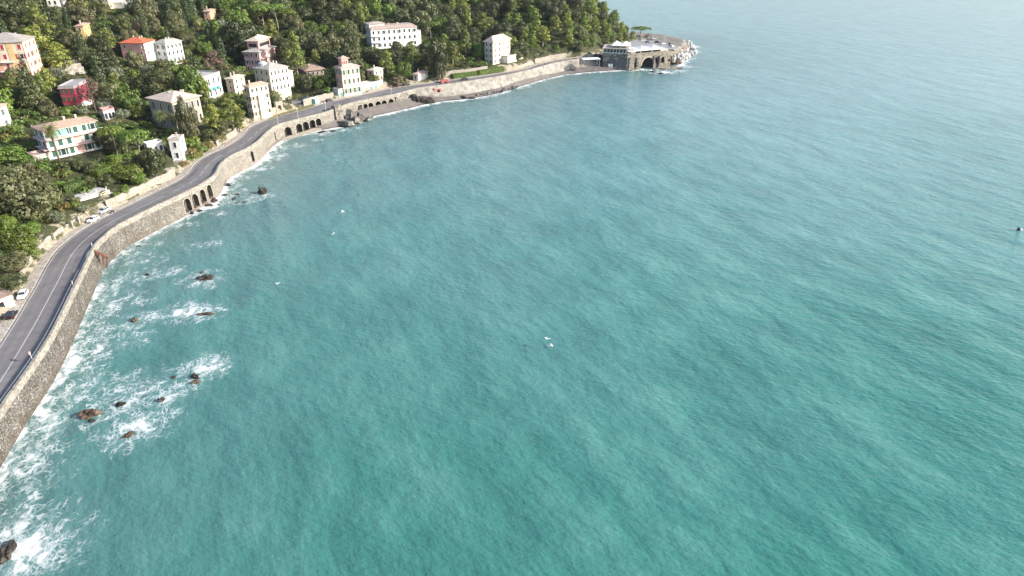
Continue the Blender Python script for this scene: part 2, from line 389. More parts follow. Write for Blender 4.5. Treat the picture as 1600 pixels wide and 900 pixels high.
for args in [
    ('yellow', (-34, 69), (34, 66), (53, 58), 125), ('edge_white', (-30, 171), (-6, 172), (9, 163), 206), ('crimson', (91, 137), (115, 137), (137, 126), 172),
    ('cream_top', (68, -14), (85, -14), (99, -19), 22), ('terrace_top', (163, -6), (167, -6), (192, -11), 15),
    ('red_tile', (187, 69), (224, 68), (241, 63), 101), ('white_hip', (241, 69), (258, 69), (283, 64), 101),
    ('long_white', (39, 206), (66, 205), (149, 189), 249), ('tower_white', (263, 219), (280, 219), (287, 213), 252),
    ('beige', (231, 158), (268, 160), (311, 150), 205), ('blue_white', (279, 122), (313, 124), (343, 114), 160),
    ('turret', (352, 122), (364, 124), (381, 118), 152), ('tall_cream', (381, 133), (389, 137), (418, 131), 186),
    ('pink', (380, 81), (404, 82), (429, 73), 114), ('cream_rows', (396, 109), (420, 110), (449, 104), 146),
    ('low_brown', (460, 108), (478, 111), (506, 108), 121), ('belvedere', (523, 106), (533, 107), (561, 103), 151),
    ('small_cream', (573, 109), (584, 111), (598, 107), 129), ('small_white', (647, 115), (653, 117), (668, 112), 128),
    ('grand', (571, 41), (579, 47), (651, 42), 77), ('end_villa', (757, 65), (770, 67), (797, 61), 101),
    ('ochre', (126, 40), (129, 41), (139, 37), 64), ('pink_white', (158, 173), (161, 174), (178, 171), 191),
    ('orange_top', (324, 17), (327, 18), (336, 15), 35), ('behind_pine', (226, 227), (230, 228), (254, 223), 242),
]: house_place(*args)
for k_, h_ in HOUSES.items(): print('HOUSE', k_, 'w %.1f d %.1f h %.1f z0 %.1f rot %.0f' % (h_['w'], h_['d'], h_['h'], h_['z0'], math.degrees(h_['rz'])), h_['b'].round(1))

for a, b, r_ in ((472, 158.5, 7.5), (484, 157, 5), (462, 162, 5)): q = G(a, b, ZR); PADS.append((q[0], q[1], r_, ZR+.02))
# ---- hillside
xs = np.r_[np.linspace(-640, -330, 60), np.arange(-326, 116, 2.0)]; ys = np.r_[np.arange(30, 520, 2.0), np.linspace(522, 800, 60)]
X, Y = np.meshgrid(xs, ys); Z = land(X, Y); D = dist_poly(X, Y, FOOT); D = np.where(inside(X, Y, LANDPOLY), D, -D)
n = N('hillside_soil'); p = n.pos()
f = n.noise(p, .22, 6, .65); g = n.noise(p, 1.6, 4, .6)
c = n.ramp(n.math('ADD', n.math('MULTIPLY', f, .6), n.math('MULTIPLY', g, .4)), [(.34, (.016, .022, .01)), (.46, (.035, .045, .017)), (.56, (.07, .075, .03)), (.7, (.14, .115, .07))])
pale = n.ramp(n.math('ADD', n.attr('inland'), n.math('MULTIPLY', n.math('SUBTRACT', f, .5), 3.5)), [(.0, 1), (.35, 0)])
c = n.mix(n.math('MULTIPLY', pale, 1.0), c, n.ramp(g, [(.3, (.24, .2, .15)), (.7, (.42, .37, .29))]))
n.principled(c, .95, n.math('ADD', f, g), .5, .8)
me = grid_mesh('hillside', X, Y, Z, n.m, dict(inland=np.clip(D/10, -1, 5)), keep=(D[:-1, :-1] > -14))
tag(link('hillside', me), 'steep wooded hillside rising from the coast road', kind='structure')

# ---- carriageway, pavement, markings
INNER = offset(SHORE_TOP, -.36)
def strip_across(lines, name, mats, attrs=None):
    X = np.stack([l[:, 0] for l in lines], 1); Y = np.stack([l[:, 1] for l in lines], 1); Z = np.stack([l[:, 2] for l in lines], 1)
    return grid_mesh(name, X, Y, Z, mats, attrs, smooth=False)
def z_(pts, z): return np.column_stack([pts, np.full(len(pts), z)]) if np.isscalar(z) else np.column_stack([pts, z])
def match(src, dst):
    """for each point of src, the nearest place along dst, never running backwards"""
    dd = resample(dst, .4); out = []; j = 0
    for q in src:
        seg = dd[j:j+120]; k = j+int(np.argmin((seg[:, 0]-q[0])**2+(seg[:, 1]-q[1])**2)); j = max(j, k); out.append(dd[j])
    return smooth(np.array(out), 4)
RIGHT = INNER[:near_idx(INNER, SHORE_TOP[-1])]
LEFT = match(RIGHT, EDGE)
def across(u): return LEFT*(1-u) + RIGHT*u
n = N('asphalt'); p = n.pos(); u_ = n.attr('u')
f = n.noise(p, .35, 5, .6); g = n.noise(p, 9, 3)
c = n.ramp(n.math('ADD', n.math('MULTIPLY', f, .7), n.math('MULTIPLY', g, .3)), [(.3, (.132, .124, .128)), (.55, (.182, .171, .175)), (.75, (.232, .22, .218))])
trk = n.ramp(u_, [(.0, .95), (.1, 1.0), (.2, .86), (.3, 1.02), (.4, .88), (.49, 1.0), (.52, .9), (.62, .98), (.72, .84), (.82, .98), (1.0, .9)])
c = n.mix(1.0, c, trk, 'MULTIPLY')
vp = n.n('ShaderNodeTexVoronoi'); vp.inputs['Scale'].default_value = .09; n.l(n.mapped(p, (2.2, .55, 1)), vp.inputs['Vector']); vs_ = n.n('ShaderNodeSeparateColor'); n.l(vp.outputs['Color'], vs_.inputs[0])
c = n.mix(1.0, c, n.ramp(vs_.outputs[0], [(.0, .8), (.3, .97), (.7, 1.02), (1.0, 1.1)]), 'MULTIPLY')
n.principled(c, .85, g, .02, .4)
US = np.linspace(0, 1, 9)
me = strip_across([z_(across(u), ZR) for u in US], 'coast_road', n.m, dict(u=np.tile(US, len(LEFT))))
tag(link('coast_road', me), 'grey two-lane coast road curving along the sea wall', kind='structure')
pave_m = stone((.22, .19, .16), (.34, .3, .26), (.46, .42, .37), 2.4, 'pale_paving', .04)
pv_in = offset(EDGE, -3.3)
me = strip_across([z_(pv_in, ZR+.10), z_(offset(EDGE, -.18), ZR+.10), z_(offset(EDGE, -.1), ZR+.10), z_(offset(EDGE, -.06), ZR-.1)], 'pavement', pave_m)
tag(link('pavement', me), 'pale strip of pavement between the road and the garden walls', kind='structure')
paint = plain((.5, .49, .48), .7)
def marking(name, u, half, lab, i0=0, i1=None, dash=None):
    c_ = across(u)[i0:i1]; a = z_(offset(c_, -half), ZR+.006); b = z_(offset(c_, half), ZR+.006)
    m = MB()
    for i in range(len(c_)-1):
        if dash and (i % (dash[0]+dash[1])) >= dash[0]: continue
        m.face([a[i], b[i], b[i+1], a[i+1]])
    tag(m.build(name, paint), lab, kind='structure')
iA = near_idx(RIGHT, G(150, 378, ZR)); iB = near_idx(RIGHT, G(560, 160, ZR))
marking('road_edge_line', .055, .085, 'solid white line along the inland edge of the road', 0, iB)
marking('road_centre_line', .50, .085, 'solid white line along the middle of the road', 0, iA+25)
marking('road_centre_dashes', .50, .09, 'worn white line along the middle of the farther road', iA+27, iB+30, (4, 2))
marking('road_seaward_line', .885, .08, 'solid white line along the seaward edge of the road', 0, iA+90)

# ---- sea wall with its parapet and arched vaults
n = N('sea_wall_masonry'); p = n.pos()
v = n.n('ShaderNodeTexVoronoi'); v.inputs['Scale'].default_value = 3.0; n.l(n.mapped(p, (1, 1, 1.5)), v.inputs['Vector'])
sc_ = n.n('ShaderNodeSeparateColor'); n.l(v.outputs['Color'], sc_.inputs[0])
f = n.noise(p, .3, 6, .68); g = n.noise(p, 2.2, 4, .6)
mixf = n.math('ADD', n.math('MULTIPLY', sc_.outputs[0], .5), n.math('ADD', n.math('MULTIPLY', f, .45), n.math('MULTIPLY', g, .15)))
c = n.ramp(mixf, [(.22, (.045, .041, .037)), (.42, (.09, .082, .072)), (.6, (.14, .129, .115)), (.72, (.19, .177, .16)), (.86, (.42, .41, .39))])
sx = n.n('ShaderNodeSeparateXYZ'); n.l(p, sx.inputs[0])
tide = n.ramp(n.math('ADD', n.math('MULTIPLY', sx.outputs[2], .2), n.math('MULTIPLY', n.math('SUBTRACT', f, .5), .9)), [(.1, 1), (.55, 0)])
c = n.mix(n.math('MULTIPLY', tide, .5), c, (.085, .06, .04))
c = n.mix(1.0, c, n.ramp(n.noise(n.mapped(p, (1, 1, .1)), .55, 4, .6), [(.3, .55), (.48, 1.0), (.62, .9), (.72, 1.25)]), 'MULTIPLY')
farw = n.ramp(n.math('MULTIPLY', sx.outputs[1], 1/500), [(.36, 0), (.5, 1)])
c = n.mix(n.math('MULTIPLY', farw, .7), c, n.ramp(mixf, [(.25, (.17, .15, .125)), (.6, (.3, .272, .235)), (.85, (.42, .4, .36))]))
e_ = n.n('ShaderNodeTexVoronoi', feature='DISTANCE_TO_EDGE'); e_.inputs['Scale'].default_value = 3.0; n.l(n.mapped(p, (1, 1, 1.5)), e_.inputs['Vector'])
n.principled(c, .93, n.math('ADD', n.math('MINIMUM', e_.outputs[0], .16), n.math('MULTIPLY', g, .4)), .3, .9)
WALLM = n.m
cap_m = stone((.17, .155, .135), (.25, .23, .2), (.35, .33, .295), 1.6, 'parapet_render', .03)
def section_strip(line, sec, closed=True):
    """sweeps a cross-section [(offset seaward, z)] along a line into a closed solid"""
    m = MB(); k = len(sec)
    rings = [offset(line, o) for o, z in sec]
    for i in range(len(line)):
        for (o, z), r in zip(sec, rings): m.v.append((r[i, 0], r[i, 1], z))
    for i in range(len(line)-1):
        for j in range(k):
            a, b = i*k+j, i*k+(j+1) % k; m.f.append((a, b, b+k, a+k)); m.mi.append(0)
    m.f.append(tuple(range(k-1, -1, -1))); m.f.append(tuple((len(line)-1)*k+j for j in range(k))); m.mi += [0, 0]
    return m
import bmesh
def fix_normals(me):
    b = bmesh.new(); b.from_mesh(me); bmesh.ops.recalc_face_normals(b, faces=b.faces); b.to_mesh(me); b.free(); return me
WL = WALL[::2]
wall_me = fix_normals(section_strip(WL, [(.6, -3), (.45, 0.2), (.16, ZR-.25), (-4.2, ZR-.3), (-4.2, -3)]).mesh('wall', WALLM))
arches = [  # photo pixel of the middle, width m, foot z, crown z, depth
    ((281, 319), 3.3, .9, 5.6, 2.6), ((295, 312.5), 3.3, 1.0, 5.8, 2.6), ((308, 306), 3.3, 1.0, 5.9, 2.6), ((322, 299), 3.3, 1.1, 6.0, 2.6),
    ((386, 244), 2.0, 1.2, 5.6, 2.8), ((440, 204), 4.2, 1.3, 5.4, 3.2), ((457, 197.5), 3.6, 1.5, 5.6, 3.2), ((468, 194.5), 3.6, 1.6, 5.7, 3.2), ((479, 191.5), 3.6, 1.8, 5.8, 3.2), ((490, 189), 3.2, 2.2, 5.8, 3.2),
    ((546, 165), 3.6, 2.2, 5.7, 3.2), ((555, 163), 3.4, 2.4, 5.7, 3.2), ((565, 160.5), 3.4, 3.0, 5.7, 3.2), ((575.5, 157.5), 3.4, 2.8, 5.7, 3.2), ((586, 155.5), 3.2, 3.3, 5.6, 3.2), ((596.5, 153.2), 3.2, 3.4, 5.7, 3.2), ((607, 151), 3.2, 3.0, 5.8, 3.2), ((613.5, 149), 1.3, 2.0, 6.2, 2.0),
    ((421, 213), 1.0, 1.5, 5.5, 1.5)]
cut = MB(); ARCH = []
for (q, w, za, zb, dep) in arches:
    g_ = G(q[0], q[1], (za+zb)/2); i = near_idx(WL, g_); i = min(max(i, 2), len(WL)-3)
    t = WL[i+2]-WL[i-2]; t /= np.linalg.norm(t); nrm = np.array((t[1], -t[0])); o = WL[i]+t*np.dot(g_-WL[i], t)
    prof = [(-w/2, za), (w/2, za)]; sp = max(za+.4, zb-w/2)
    for a in np.linspace(0, math.pi, 11): prof.append((w/2*math.cos(a), sp+(zb-sp)*math.sin(a)))
    prof = [prof[0], prof[1]] + prof[2:]
    k = len(cut.v); m_ = len(prof)
    for off_ in (2.4, 1.2-dep):
        for s_, z in prof: q2 = o + t*s_ + nrm*off_; cut.v.append((q2[0], q2[1], z))
    for j in range(m_): cut.f.append((k+j, k+(j+1) % m_, k+m_+(j+1) % m_, k+m_+j)); cut.mi.append(0)
    cut.f.append(tuple(k+j for j in reversed(range(m_)))); cut.f.append(tuple(k+m_+j for j in range(m_))); cut.mi += [0, 0]
    ARCH.append((o, t, nrm, w, za, zb, sp))
niche_m = stone((.05, .043, .037), (.09, .08, .068), (.14, .125, .105), 1.2, 'shaded_niche_stone', .2)  # dark vault interiors: the shade of the recess is put into the stone colour
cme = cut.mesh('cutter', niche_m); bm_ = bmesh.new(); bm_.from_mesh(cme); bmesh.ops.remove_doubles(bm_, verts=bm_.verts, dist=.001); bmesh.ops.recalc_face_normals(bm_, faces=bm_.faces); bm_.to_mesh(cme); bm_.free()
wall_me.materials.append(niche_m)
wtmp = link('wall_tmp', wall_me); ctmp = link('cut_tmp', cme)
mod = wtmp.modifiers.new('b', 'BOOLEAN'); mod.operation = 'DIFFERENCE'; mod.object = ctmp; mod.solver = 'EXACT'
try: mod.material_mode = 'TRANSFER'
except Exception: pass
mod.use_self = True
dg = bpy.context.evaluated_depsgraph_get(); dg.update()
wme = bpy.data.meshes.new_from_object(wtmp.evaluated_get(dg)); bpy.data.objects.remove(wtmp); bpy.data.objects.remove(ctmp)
print('WALLV', len(wall_me.vertices), len(wme.vertices), len(cme.vertices))
sw = thing('sea_wall', 'long rough stone sea wall with arched vaults holding up the coast road', 'sea wall')
link('retaining_face', wme, sw)
fix_normals(section_strip(WALL, [(.3, ZR-.55), (.3, ZT), (-.36, ZT), (-.36, ZR-.4)]).mesh('x', cap_m)); 
m = section_strip(WALL, [(.3, ZR-.55), (.28, ZT), (-.34, ZT), (-.36, ZR-.4)]); par = link('parapet', fix_normals(m.mesh('parapet', cap_m)), sw)
ring_m = stone((.25, .22, .185), (.33, .3, .26), (.42, .39, .34), 1.6, 'arch_ring', .03)
for (o, t, nrm, w, za, zb, sp) in ARCH[:4]+ARCH[5:17]:
    m = MB(); N_ = 12
    def wall_off(z): return .45 - .29*(z-.2)/(ZR-.45)
    pts = [(-w/2, za)]+[(-w/2*math.cos(a), sp+(zb-sp)*math.sin(a)) for a in np.linspace(0, math.pi, N_)]+[(w/2, za)]
    for (s0, z0), (s1, z1) in zip(pts[:-1], pts[1:]):
        def P3(s_, z, k, off_):
            cs, cz = s_*k, sp+(z-sp)*(k if z > sp else 1)
            q = o + t*cs + nrm*(wall_off(min(cz, ZR-.3))+off_); return (q[0], q[1], min(cz, ZR-.3))
        kk = 1+.26/(w/2)
        a, b, c2, d2 = P3(s0, z0, 1, .05), P3(s1, z1, 1, .05), P3(s1, z1, kk, .05), P3(s0, z0, kk, .05)
        a2, b2, c3, d3 = P3(s0, z0, 1, -.2), P3(s1, z1, 1, -.2), P3(s1, z1, kk, -.2), P3(s0, z0, kk, -.2)
        m.face([a, b, c2, d2]); m.face([d2, c2, c3, d3]); m.face([b, a, a2, b2])
    m.build('arch_ring', ring_m, sw)

# ---- beach, promenade bank
i0 = near_idx(WALL, G(405, 236, 1)); inn = np.vstack([offset(WALL, .8)[i0:], offset(SHORE_TOP, .8)[near_idx(SHORE_TOP, WALL[-1])+1:], [G(930, 100, 3), G(950, 104, 2)]])
bl = resample(BEACH, 2.0); il = match(bl, inn)
n = N('beach_shingle'); p = n.pos(); f = n.noise(p, .25, 5, .6); g = n.noise(p, 5, 3, .7)
sx = n.n('ShaderNodeSeparateXYZ'); n.l(p, sx.inputs[0])
c = n.ramp(n.math('ADD', n.math('MULTIPLY', f, .5), n.math('MULTIPLY', g, .5)), [(.3, (.085, .075, .07)), (.5, (.135, .12, .113)), (.7, (.21, .19, .178))])
wet = n.ramp(n.math('ADD', n.math('MULTIPLY', sx.outputs[2], 1.0), n.math('MULTIPLY', f, .5)), [(.35, .5), (.95, 1)])
c = n.mix(1.0, c, wet, 'MULTIPLY')
n.principled(c, .9, g, .15, .8)
ZIN_X, ZIN_Z = [430, 500, 546, 600, 690, 740, 800, 860, 940], [1.4, 2.2, 3.2, 4.0, 3.2, 3.0, 2.6, 2.3, 2.0]
zin = np.interp(PX(il[:, 0], il[:, 1], 3.0)[0], ZIN_X, ZIN_Z)
ln = []
for u in np.linspace(-.25, 1, 14):
    q = bl*(1-u)+il*u if u >= 0 else bl + (bl-il)/np.maximum(np.linalg.norm(bl-il, axis=1, keepdims=True), 1)*4*(-u/.25)
    zz = -.9 if u < 0 else .02 + zin*u**.85
    if u < 0: zz = -.9
    ln.append(z_(q, zz + (0 if u < .05 else 1)*.12*vnoise(q[:, 0], q[:, 1], .5)))
tag(link('beach', strip_across(ln[::-1], 'beach', n.m)), 'grey shingle beach below the arched sea wall', kind='structure')
# pale concrete bank that carries the promenade beyond the arches
pr_top = SHORE_TOP[near_idx(SHORE_TOP, WALL[-1]):]
bank_px = [(620, 157.5), (640, 152), (660, 149.5), (700, 147), (740, 142), (780, 135), (810, 127), (840, 119.5), (862, 114), (886, 109), (905, 106)]
bk = match(pr_top, [G(a, b, np.interp(a, ZIN_X, ZIN_Z)-.1) for a, b in bank_px]); zbk = np.interp(PX(bk[:, 0], bk[:, 1], 3.0)[0], ZIN_X, ZIN_Z)
n = N('pale_concrete'); p = n.pos(); f = n.noise(p, .3, 6, .7); g = n.noise(n.mapped(p, (.6, .6, 5)), 1.3, 4, .65)
c = n.ramp(n.math('ADD', n.math('MULTIPLY', f, .6), n.math('MULTIPLY', g, .4)), [(.36, (.1, .09, .08)), (.45, (.26, .24, .215)), (.55, (.4, .375, .34)), (.72, (.54, .52, .485))])
n.principled(c, .92, n.math('ADD', f, g), .5, 1.0)
lines = []
for u, z in ((-.02, -.05), (0, -.25), (.03, -.25), (.031, .06), (.18, .18), (.2, .34), (.42, .46), (.44, .6), (.7, .72), (.72, .84), (1.0, 1.0), (1.03, 1.5)):
    lines.append(z_(pr_top*(1-u)+bk*u, ZR + (zbk-.3-ZR)*z if z > 0 else ZR - z*3.6 + 0*zbk))
pb = thing('promenade_bank', 'pale stepped concrete bank between the far road and the shingle beach', 'embankment')
bm0 = link('bank_face', strip_across(lines[::-1], 'bank_face', n.m), pb)
bm0.data.flip_normals()
CONC = n.m
# ================================================================ HEADLAND
def column(px, py, z0, pytop):
    x, y = G(px, py, z0); zz = np.arange(z0, z0+40, .05); k = int(np.argmin(np.abs(PX(x, y, zz)[1]-pytop))); return x, y, float(zz[k])
rock_pale = stone((.1, .088, .073), (.19, .17, .145), (.32, .3, .265), .9, 'pale_rock', .5)
rock_dark = stone((.018, .016, .014), (.04, .035, .03), (.08, .068, .058), .9, 'dark_rock', .4)
rock_brown = stone((.035, .024, .017), (.08, .055, .04), (.15, .11, .085), .9, 'brown_rock', .4)
hl_px = [(928, 106), (940, 104), (955, 103.4), (979, 103.2), (1000, 102.8), (1019, 101.5), (1044, 98), (1060, 93), (1070, 87), (1076, 80), (1073, 75), (1062, 71.5), (1036, 66), (990, 61.5), (955, 64), (928, 80)]
HP = resample([G(a, b, 0) for a, b in hl_px+hl_px[:1]], 3)[:-1]
ctr = HP.mean(0); m = MB(); rings = []
for (k, z, jit) in ((1.03, -2, 0), (1.0, .6, .5), (.965, 3.0, .8), (.93, 5.4, .8), (.885, 7.0, .3), (.8, 7.2, 0), (.4, 7.2, 0)):
    rr = []
    for q in HP:
        a = ctr+(q-ctr)*k; rr.append((a[0]+RNG.normal()*jit, a[1]+RNG.normal()*jit, z+RNG.normal()*jit*.5))
    rings.append(rr)
for rr in rings: m.v += rr
L_ = len(HP)
for r_ in range(len(rings)-1):
    for j in range(L_): m.f.append((r_*L_+j, r_*L_+(j+1) % L_, (r_+1)*L_+(j+1) % L_, (r_+1)*L_+j)); m.mi.append(0)
m.f.append(tuple((len(rings)-1)*L_+j for j in range(L_))); m.mi.append(0)
tag(m.build('headland_ground', rock_pale), 'low rocky headland at the end of the bay', kind='structure')
cp_px = [(985, 75), (1052, 77), (1060, 75.5), (1056, 71.5), (1034, 66), (994, 61.6), (978, 64)]
m = MB(); m.face([(*G(a, b, 7.5), 7.5) for a, b in cp_px]); m.prism([tuple(G(a, b, 7.5)) for a, b in cp_px], 7.0, 7.45)
tag(m.build('car_park_surface', plain((.3, .295, .3), .85)), 'pale grey asphalt of the car park on the headland', kind='structure')

def boolean_cut(me, cutter, mats):
    for x in mats: me.materials.append(x)
    a = link('tmp_a', me); b = link('tmp_b', cutter)
    md = a.modifiers.new('b', 'BOOLEAN'); md.operation = 'DIFFERENCE'; md.object = b; md.solver = 'EXACT'; md.use_self = True
    try: md.material_mode = 'TRANSFER'
    except Exception: pass
    g_ = bpy.context.evaluated_depsgraph_get(); g_.update(); out = bpy.data.meshes.new_from_object(a.evaluated_get(g_)); print('BOOL', len(me.vertices), len(cutter.vertices), len(out.vertices))
    bpy.data.objects.remove(a); bpy.data.objects.remove(b); return out
def arch_prism(cut, o, t, nrm, w, za, zb, front, back):
    sp = max(za+.3, zb-w/2); prof = [(-w/2, za), (w/2, za)] + [(w/2*math.cos(a), sp+(zb-sp)*math.sin(a)) for a in np.linspace(0.001, math.pi-.001, 11)]
    k = len(cut.v); m_ = len(prof)
    for off_ in (front, -back):
        for s_, z in prof: q = np.asarray(o)+t*s_+nrm*off_; cut.v.append((q[0], q[1], z))
    for j in range(m_): cut.f.append((k+j, k+(j+1) % m_, k+m_+(j+1) % m_, k+m_+j)); cut.mi.append(0)
    cut.f.append(tuple(k+j for j in reversed(range(m_)))); cut.f.append(tuple(k+m_+j for j in range(m_))); cut.mi += [0, 0]
l0 = column(941, 106, 1.0, 75.5); l1 = column(979, 107.5, 1.0, 76.5); r1 = column(1047, 101, 1.0, 82)
P0, P1, P2_ = np.array(l0[:2]), np.array(l1[:2]), np.array(r1[:2])
zl, zr = (l0[2]+l1[2])/2, r1[2]*.5 + .5*column(982, 107, 1.0, 84.5)[2]
print('HEAD', l0, l1, r1, zl, zr)
tl = (P1-P0)/np.linalg.norm(P1-P0); nl = np.array((tl[1], -tl[0])); tr = (P2_-P1)/np.linalg.norm(P2_-P1); nr = np.array((tr[1], -tr[0]))
sub_m = stone((.06, .058, .056), (.12, .115, .108), (.27, .26, .24), .7, 'weathered_masonry', .2)
ter_m = stone((.12, .1, .078), (.2, .175, .14), (.33, .3, .25), .9, 'warm_masonry', .2)
white_m = plain((.8, .8, .79), .7); dark_m = plain((.02, .021, .024), .3); glass_m = plain((.035, .045, .055), .12)
rest = thing('seaside_restaurant', 'arched stone seaside building with white tented roofs on the headland', 'building', (*P1, 0))
def loc(o):                                             # children are built in world space; move them under their Empty
    par_ = o.parent
    o.matrix_parent_inverse = Matrix.Translation(-Vector(par_.location)) if par_.rotation_euler.z == 0 else par_.matrix_basis.inverted(); return o
m = MB(); q = [P0, P1-tl*.05, P1-tl*.05-nl*15, P0-nl*15]; m.prism([tuple(a) for a in q], -2, zl-3.2)
cut = MB(); Lw = np.linalg.norm(P1-P0)
for s_, w, za, zb, dp in ((.34, 5.6, 1.8, 7.4, 1.0), (.8, 6.6, 1.2, 8.0, 1.0), (.3, 2.6, .9, 4.0, 1.6)): arch_prism(cut, P0+tl*Lw*s_, tl, nl, w, za, zb, 1.0, dp)
cm = cut.mesh('c', plain((.12, .13, .14), .9))
b_ = bmesh.new(); b_.from_mesh(cm); bmesh.ops.recalc_face_normals(b_, faces=b_.faces); b_.to_mesh(cm); b_.free()
loc(link('stone_base', boolean_cut(fix_normals(m.mesh('stone_base', sub_m)), cm, [plain((.12, .13, .14), .9)]), rest))
m = MB(); m.prism([tuple(P0+tl*.3-nl*.3), tuple(P1-tl*.4-nl*.3), tuple(P1-tl*.4-nl*14), tuple(P0+tl*.3-nl*14)], zl-3.2, zl); loc(m.build('upper_gallery', plaster((.5, .47, .42)), rest))
for k in range(7):
    m = MB(); c0 = P0+tl*(Lw*(.08+.13*k)) - nl*.3; m.box((c0[0]+nl[0]*.03, c0[1]+nl[1]*.03, zl-1.5), (1.6, .1, 1.9), math.atan2(tl[1], tl[0])); loc(m.build('window', glass_m, rest))
m = MB(); c0 = P0+tl*Lw*.5-nl*7; m.box((c0[0], c0[1], zl+.15), (Lw+1, 15.5, .3), math.atan2(tl[1], tl[0])); loc(m.build('flat_roof', plaster((.5, .42, .38)), rest))
m = MB(); c0 = P0+tl*Lw*.33+nl*.25; m.box((c0[0], c0[1], 2.4), (3.2, .3, 2.9), math.atan2(tl[1], tl[0])); loc(m.build('white_door', white_m, rest))
# terrace block with the great arch
Rw = np.linalg.norm(P2_-P1); m = MB(); m.prism([tuple(P1+nl*.4), tuple(P2_), tuple(P2_-nr*15), tuple(P1-nr*15)], -2, zr)
cut = MB()
def on_right(px, py, z): g_ = G(px, py, z); return float(np.dot(g_-P1, tr))
for px_, py_, w, za, zb, dp in ((1007, 98, 10.3, -.8, 7.2, 8), (989, 97, 3.4, 2.0, 6.2, 3), (1025, 95, 3.6, 2.4, 6.6, 3), (1036, 93.5, 2.8, 2.8, 6.6, 3), (1042.5, 91, 2.6, 3.2, 6.6, 3)):
    arch_prism(cut, P1+tr*on_right(px_, py_, (za+zb)/2), tr, nr, w, za, zb, 2.5, dp)
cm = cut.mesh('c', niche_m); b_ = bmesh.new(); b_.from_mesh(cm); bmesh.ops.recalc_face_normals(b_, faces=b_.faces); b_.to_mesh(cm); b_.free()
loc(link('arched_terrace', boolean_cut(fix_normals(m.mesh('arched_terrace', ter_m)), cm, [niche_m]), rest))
m = MB(); sA = on_right(1007, 98, 3)
for a0, a1 in zip(np.linspace(0, math.pi, 15)[:-1], np.linspace(0, math.pi, 15)[1:]):
    def Q(a, r, off_): q = P1+tr*(sA+(r+.85)*math.cos(a))+nr*off_; return (q[0], q[1], 2.05+(r+.85)*math.sin(a))
    m.face([Q(a0, 4.32, .35), Q(a0, 5.1, .35), Q(a1, 5.1, .35), Q(a1, 4.32, .35)]); m.face([Q(a0, 5.1, .35), Q(a0, 5.1, -.2), Q(a1, 5.1, -.2), Q(a1, 5.1, .35)]); m.face([Q(a0, 4.32, .35), Q(a1, 4.32, .35), Q(a1, 4.32, -.2), Q(a0, 4.32, -.2)])
loc(m.build('arch_ring', plain((.42, .38, .32), .9), rest))
for s_ in (.05, .215, .6, .73):                          # buttresses between the arches
    m = MB(); c0 = P1+tr*Rw*s_+nr*.5; m.box((c0[0], c0[1], 3.6), (1.3, 1.5, 8.5), math.atan2(tr[1], tr[0]), taper=.85); loc(m.build('buttress', sub_m, rest))
m = MB(); rzr = math.atan2(tr[1], tr[0])
for a_, b2 in ((P1+nr*.3, P2_-nr*.1), (P2_-nr*.1, P2_-nr*15)):
    c0 = (a_+b2)/2; m.box((c0[0], c0[1], zr+.45), (np.linalg.norm(b2-a_)+.4, .35, 1.0), math.atan2(*(b2-a_)[::-1]))
loc(m.build('balustrade', ter_m, rest))
def tent(ctr, w, d, z0, hgt, rz, name, par_, peaks=1):
    m = MB(); n_ = 14
    for pk in range(peaks):
        ox = (pk-(peaks-1)/2)*w/peaks; ww = w/peaks
        g_ = np.linspace(-1, 1, n_); k = len(m.v)
        for y_ in g_:
            for x_ in g_:
                r_ = max(abs(x_), abs(y_)); h_ = hgt*(1-r_)**1.4 + .12*hgt*(1-r_)
                m.v.append((ox+x_*ww/2, y_*d/2, h_))
        for j in range(n_-1):
            for i in range(n_-1): m.f.append((k+j*n_+i, k+j*n_+i+1, k+(j+1)*n_+i+1, k+(j+1)*n_+i)); m.mi.append(0)
        for sx_, sy_, lx, ly in ((0, -1, ww, .06), (0, 1, ww, .06), (-1, 0, .06, d), (1, 0, .06, d)):
            m.box((ox+sx_*ww/2, sy_*d/2, -.25), (lx, ly, .5))
        for sx_ in (-1, 1):
            for sy_ in (-1, 1): m.box((ox+sx_*(ww/2-.15), sy_*(d/2-.15), -1.6), (.12, .12, 3.2))
    m.rot(rz, (ctr[0], ctr[1], z0)); return m
tent_m = plain((.8, .8, .79), .8)
c0 = P0+tl*Lw*.68-nl*7; m = tent(c0, Lw*.75, 12, zl+1.9, 2.0, math.atan2(tl[1], tl[0]), 'x', rest, 2); loc(m.build('marquee_roof', tent_m, rest))
c0 = P1+tr*Rw*.42-nr*6.5; m = tent(c0, Rw*.8, 13, zr+2.6, 1.6, rzr, 'x', rest, 3); loc(m.build('terrace_awning', tent_m, rest))
c0 = P1+tr*Rw*.12-nr*4; m = MB(); m.box((c0[0], c0[1], zr+1.6), (4, 8, 3.2), rzr); loc(m.build('stair_hut', plaster((.33, .3, .27)), rest))
c0 = P1+tr*Rw*.86-nr*5.5; m = MB(); m.box((c0[0], c0[1], zr+.9), (7, 8, 1.6), rzr, taper=.9); loc(m.build('terrace_wall', plaster((.5, .45, .38)), rest))
rest.location = (*P1, 0)
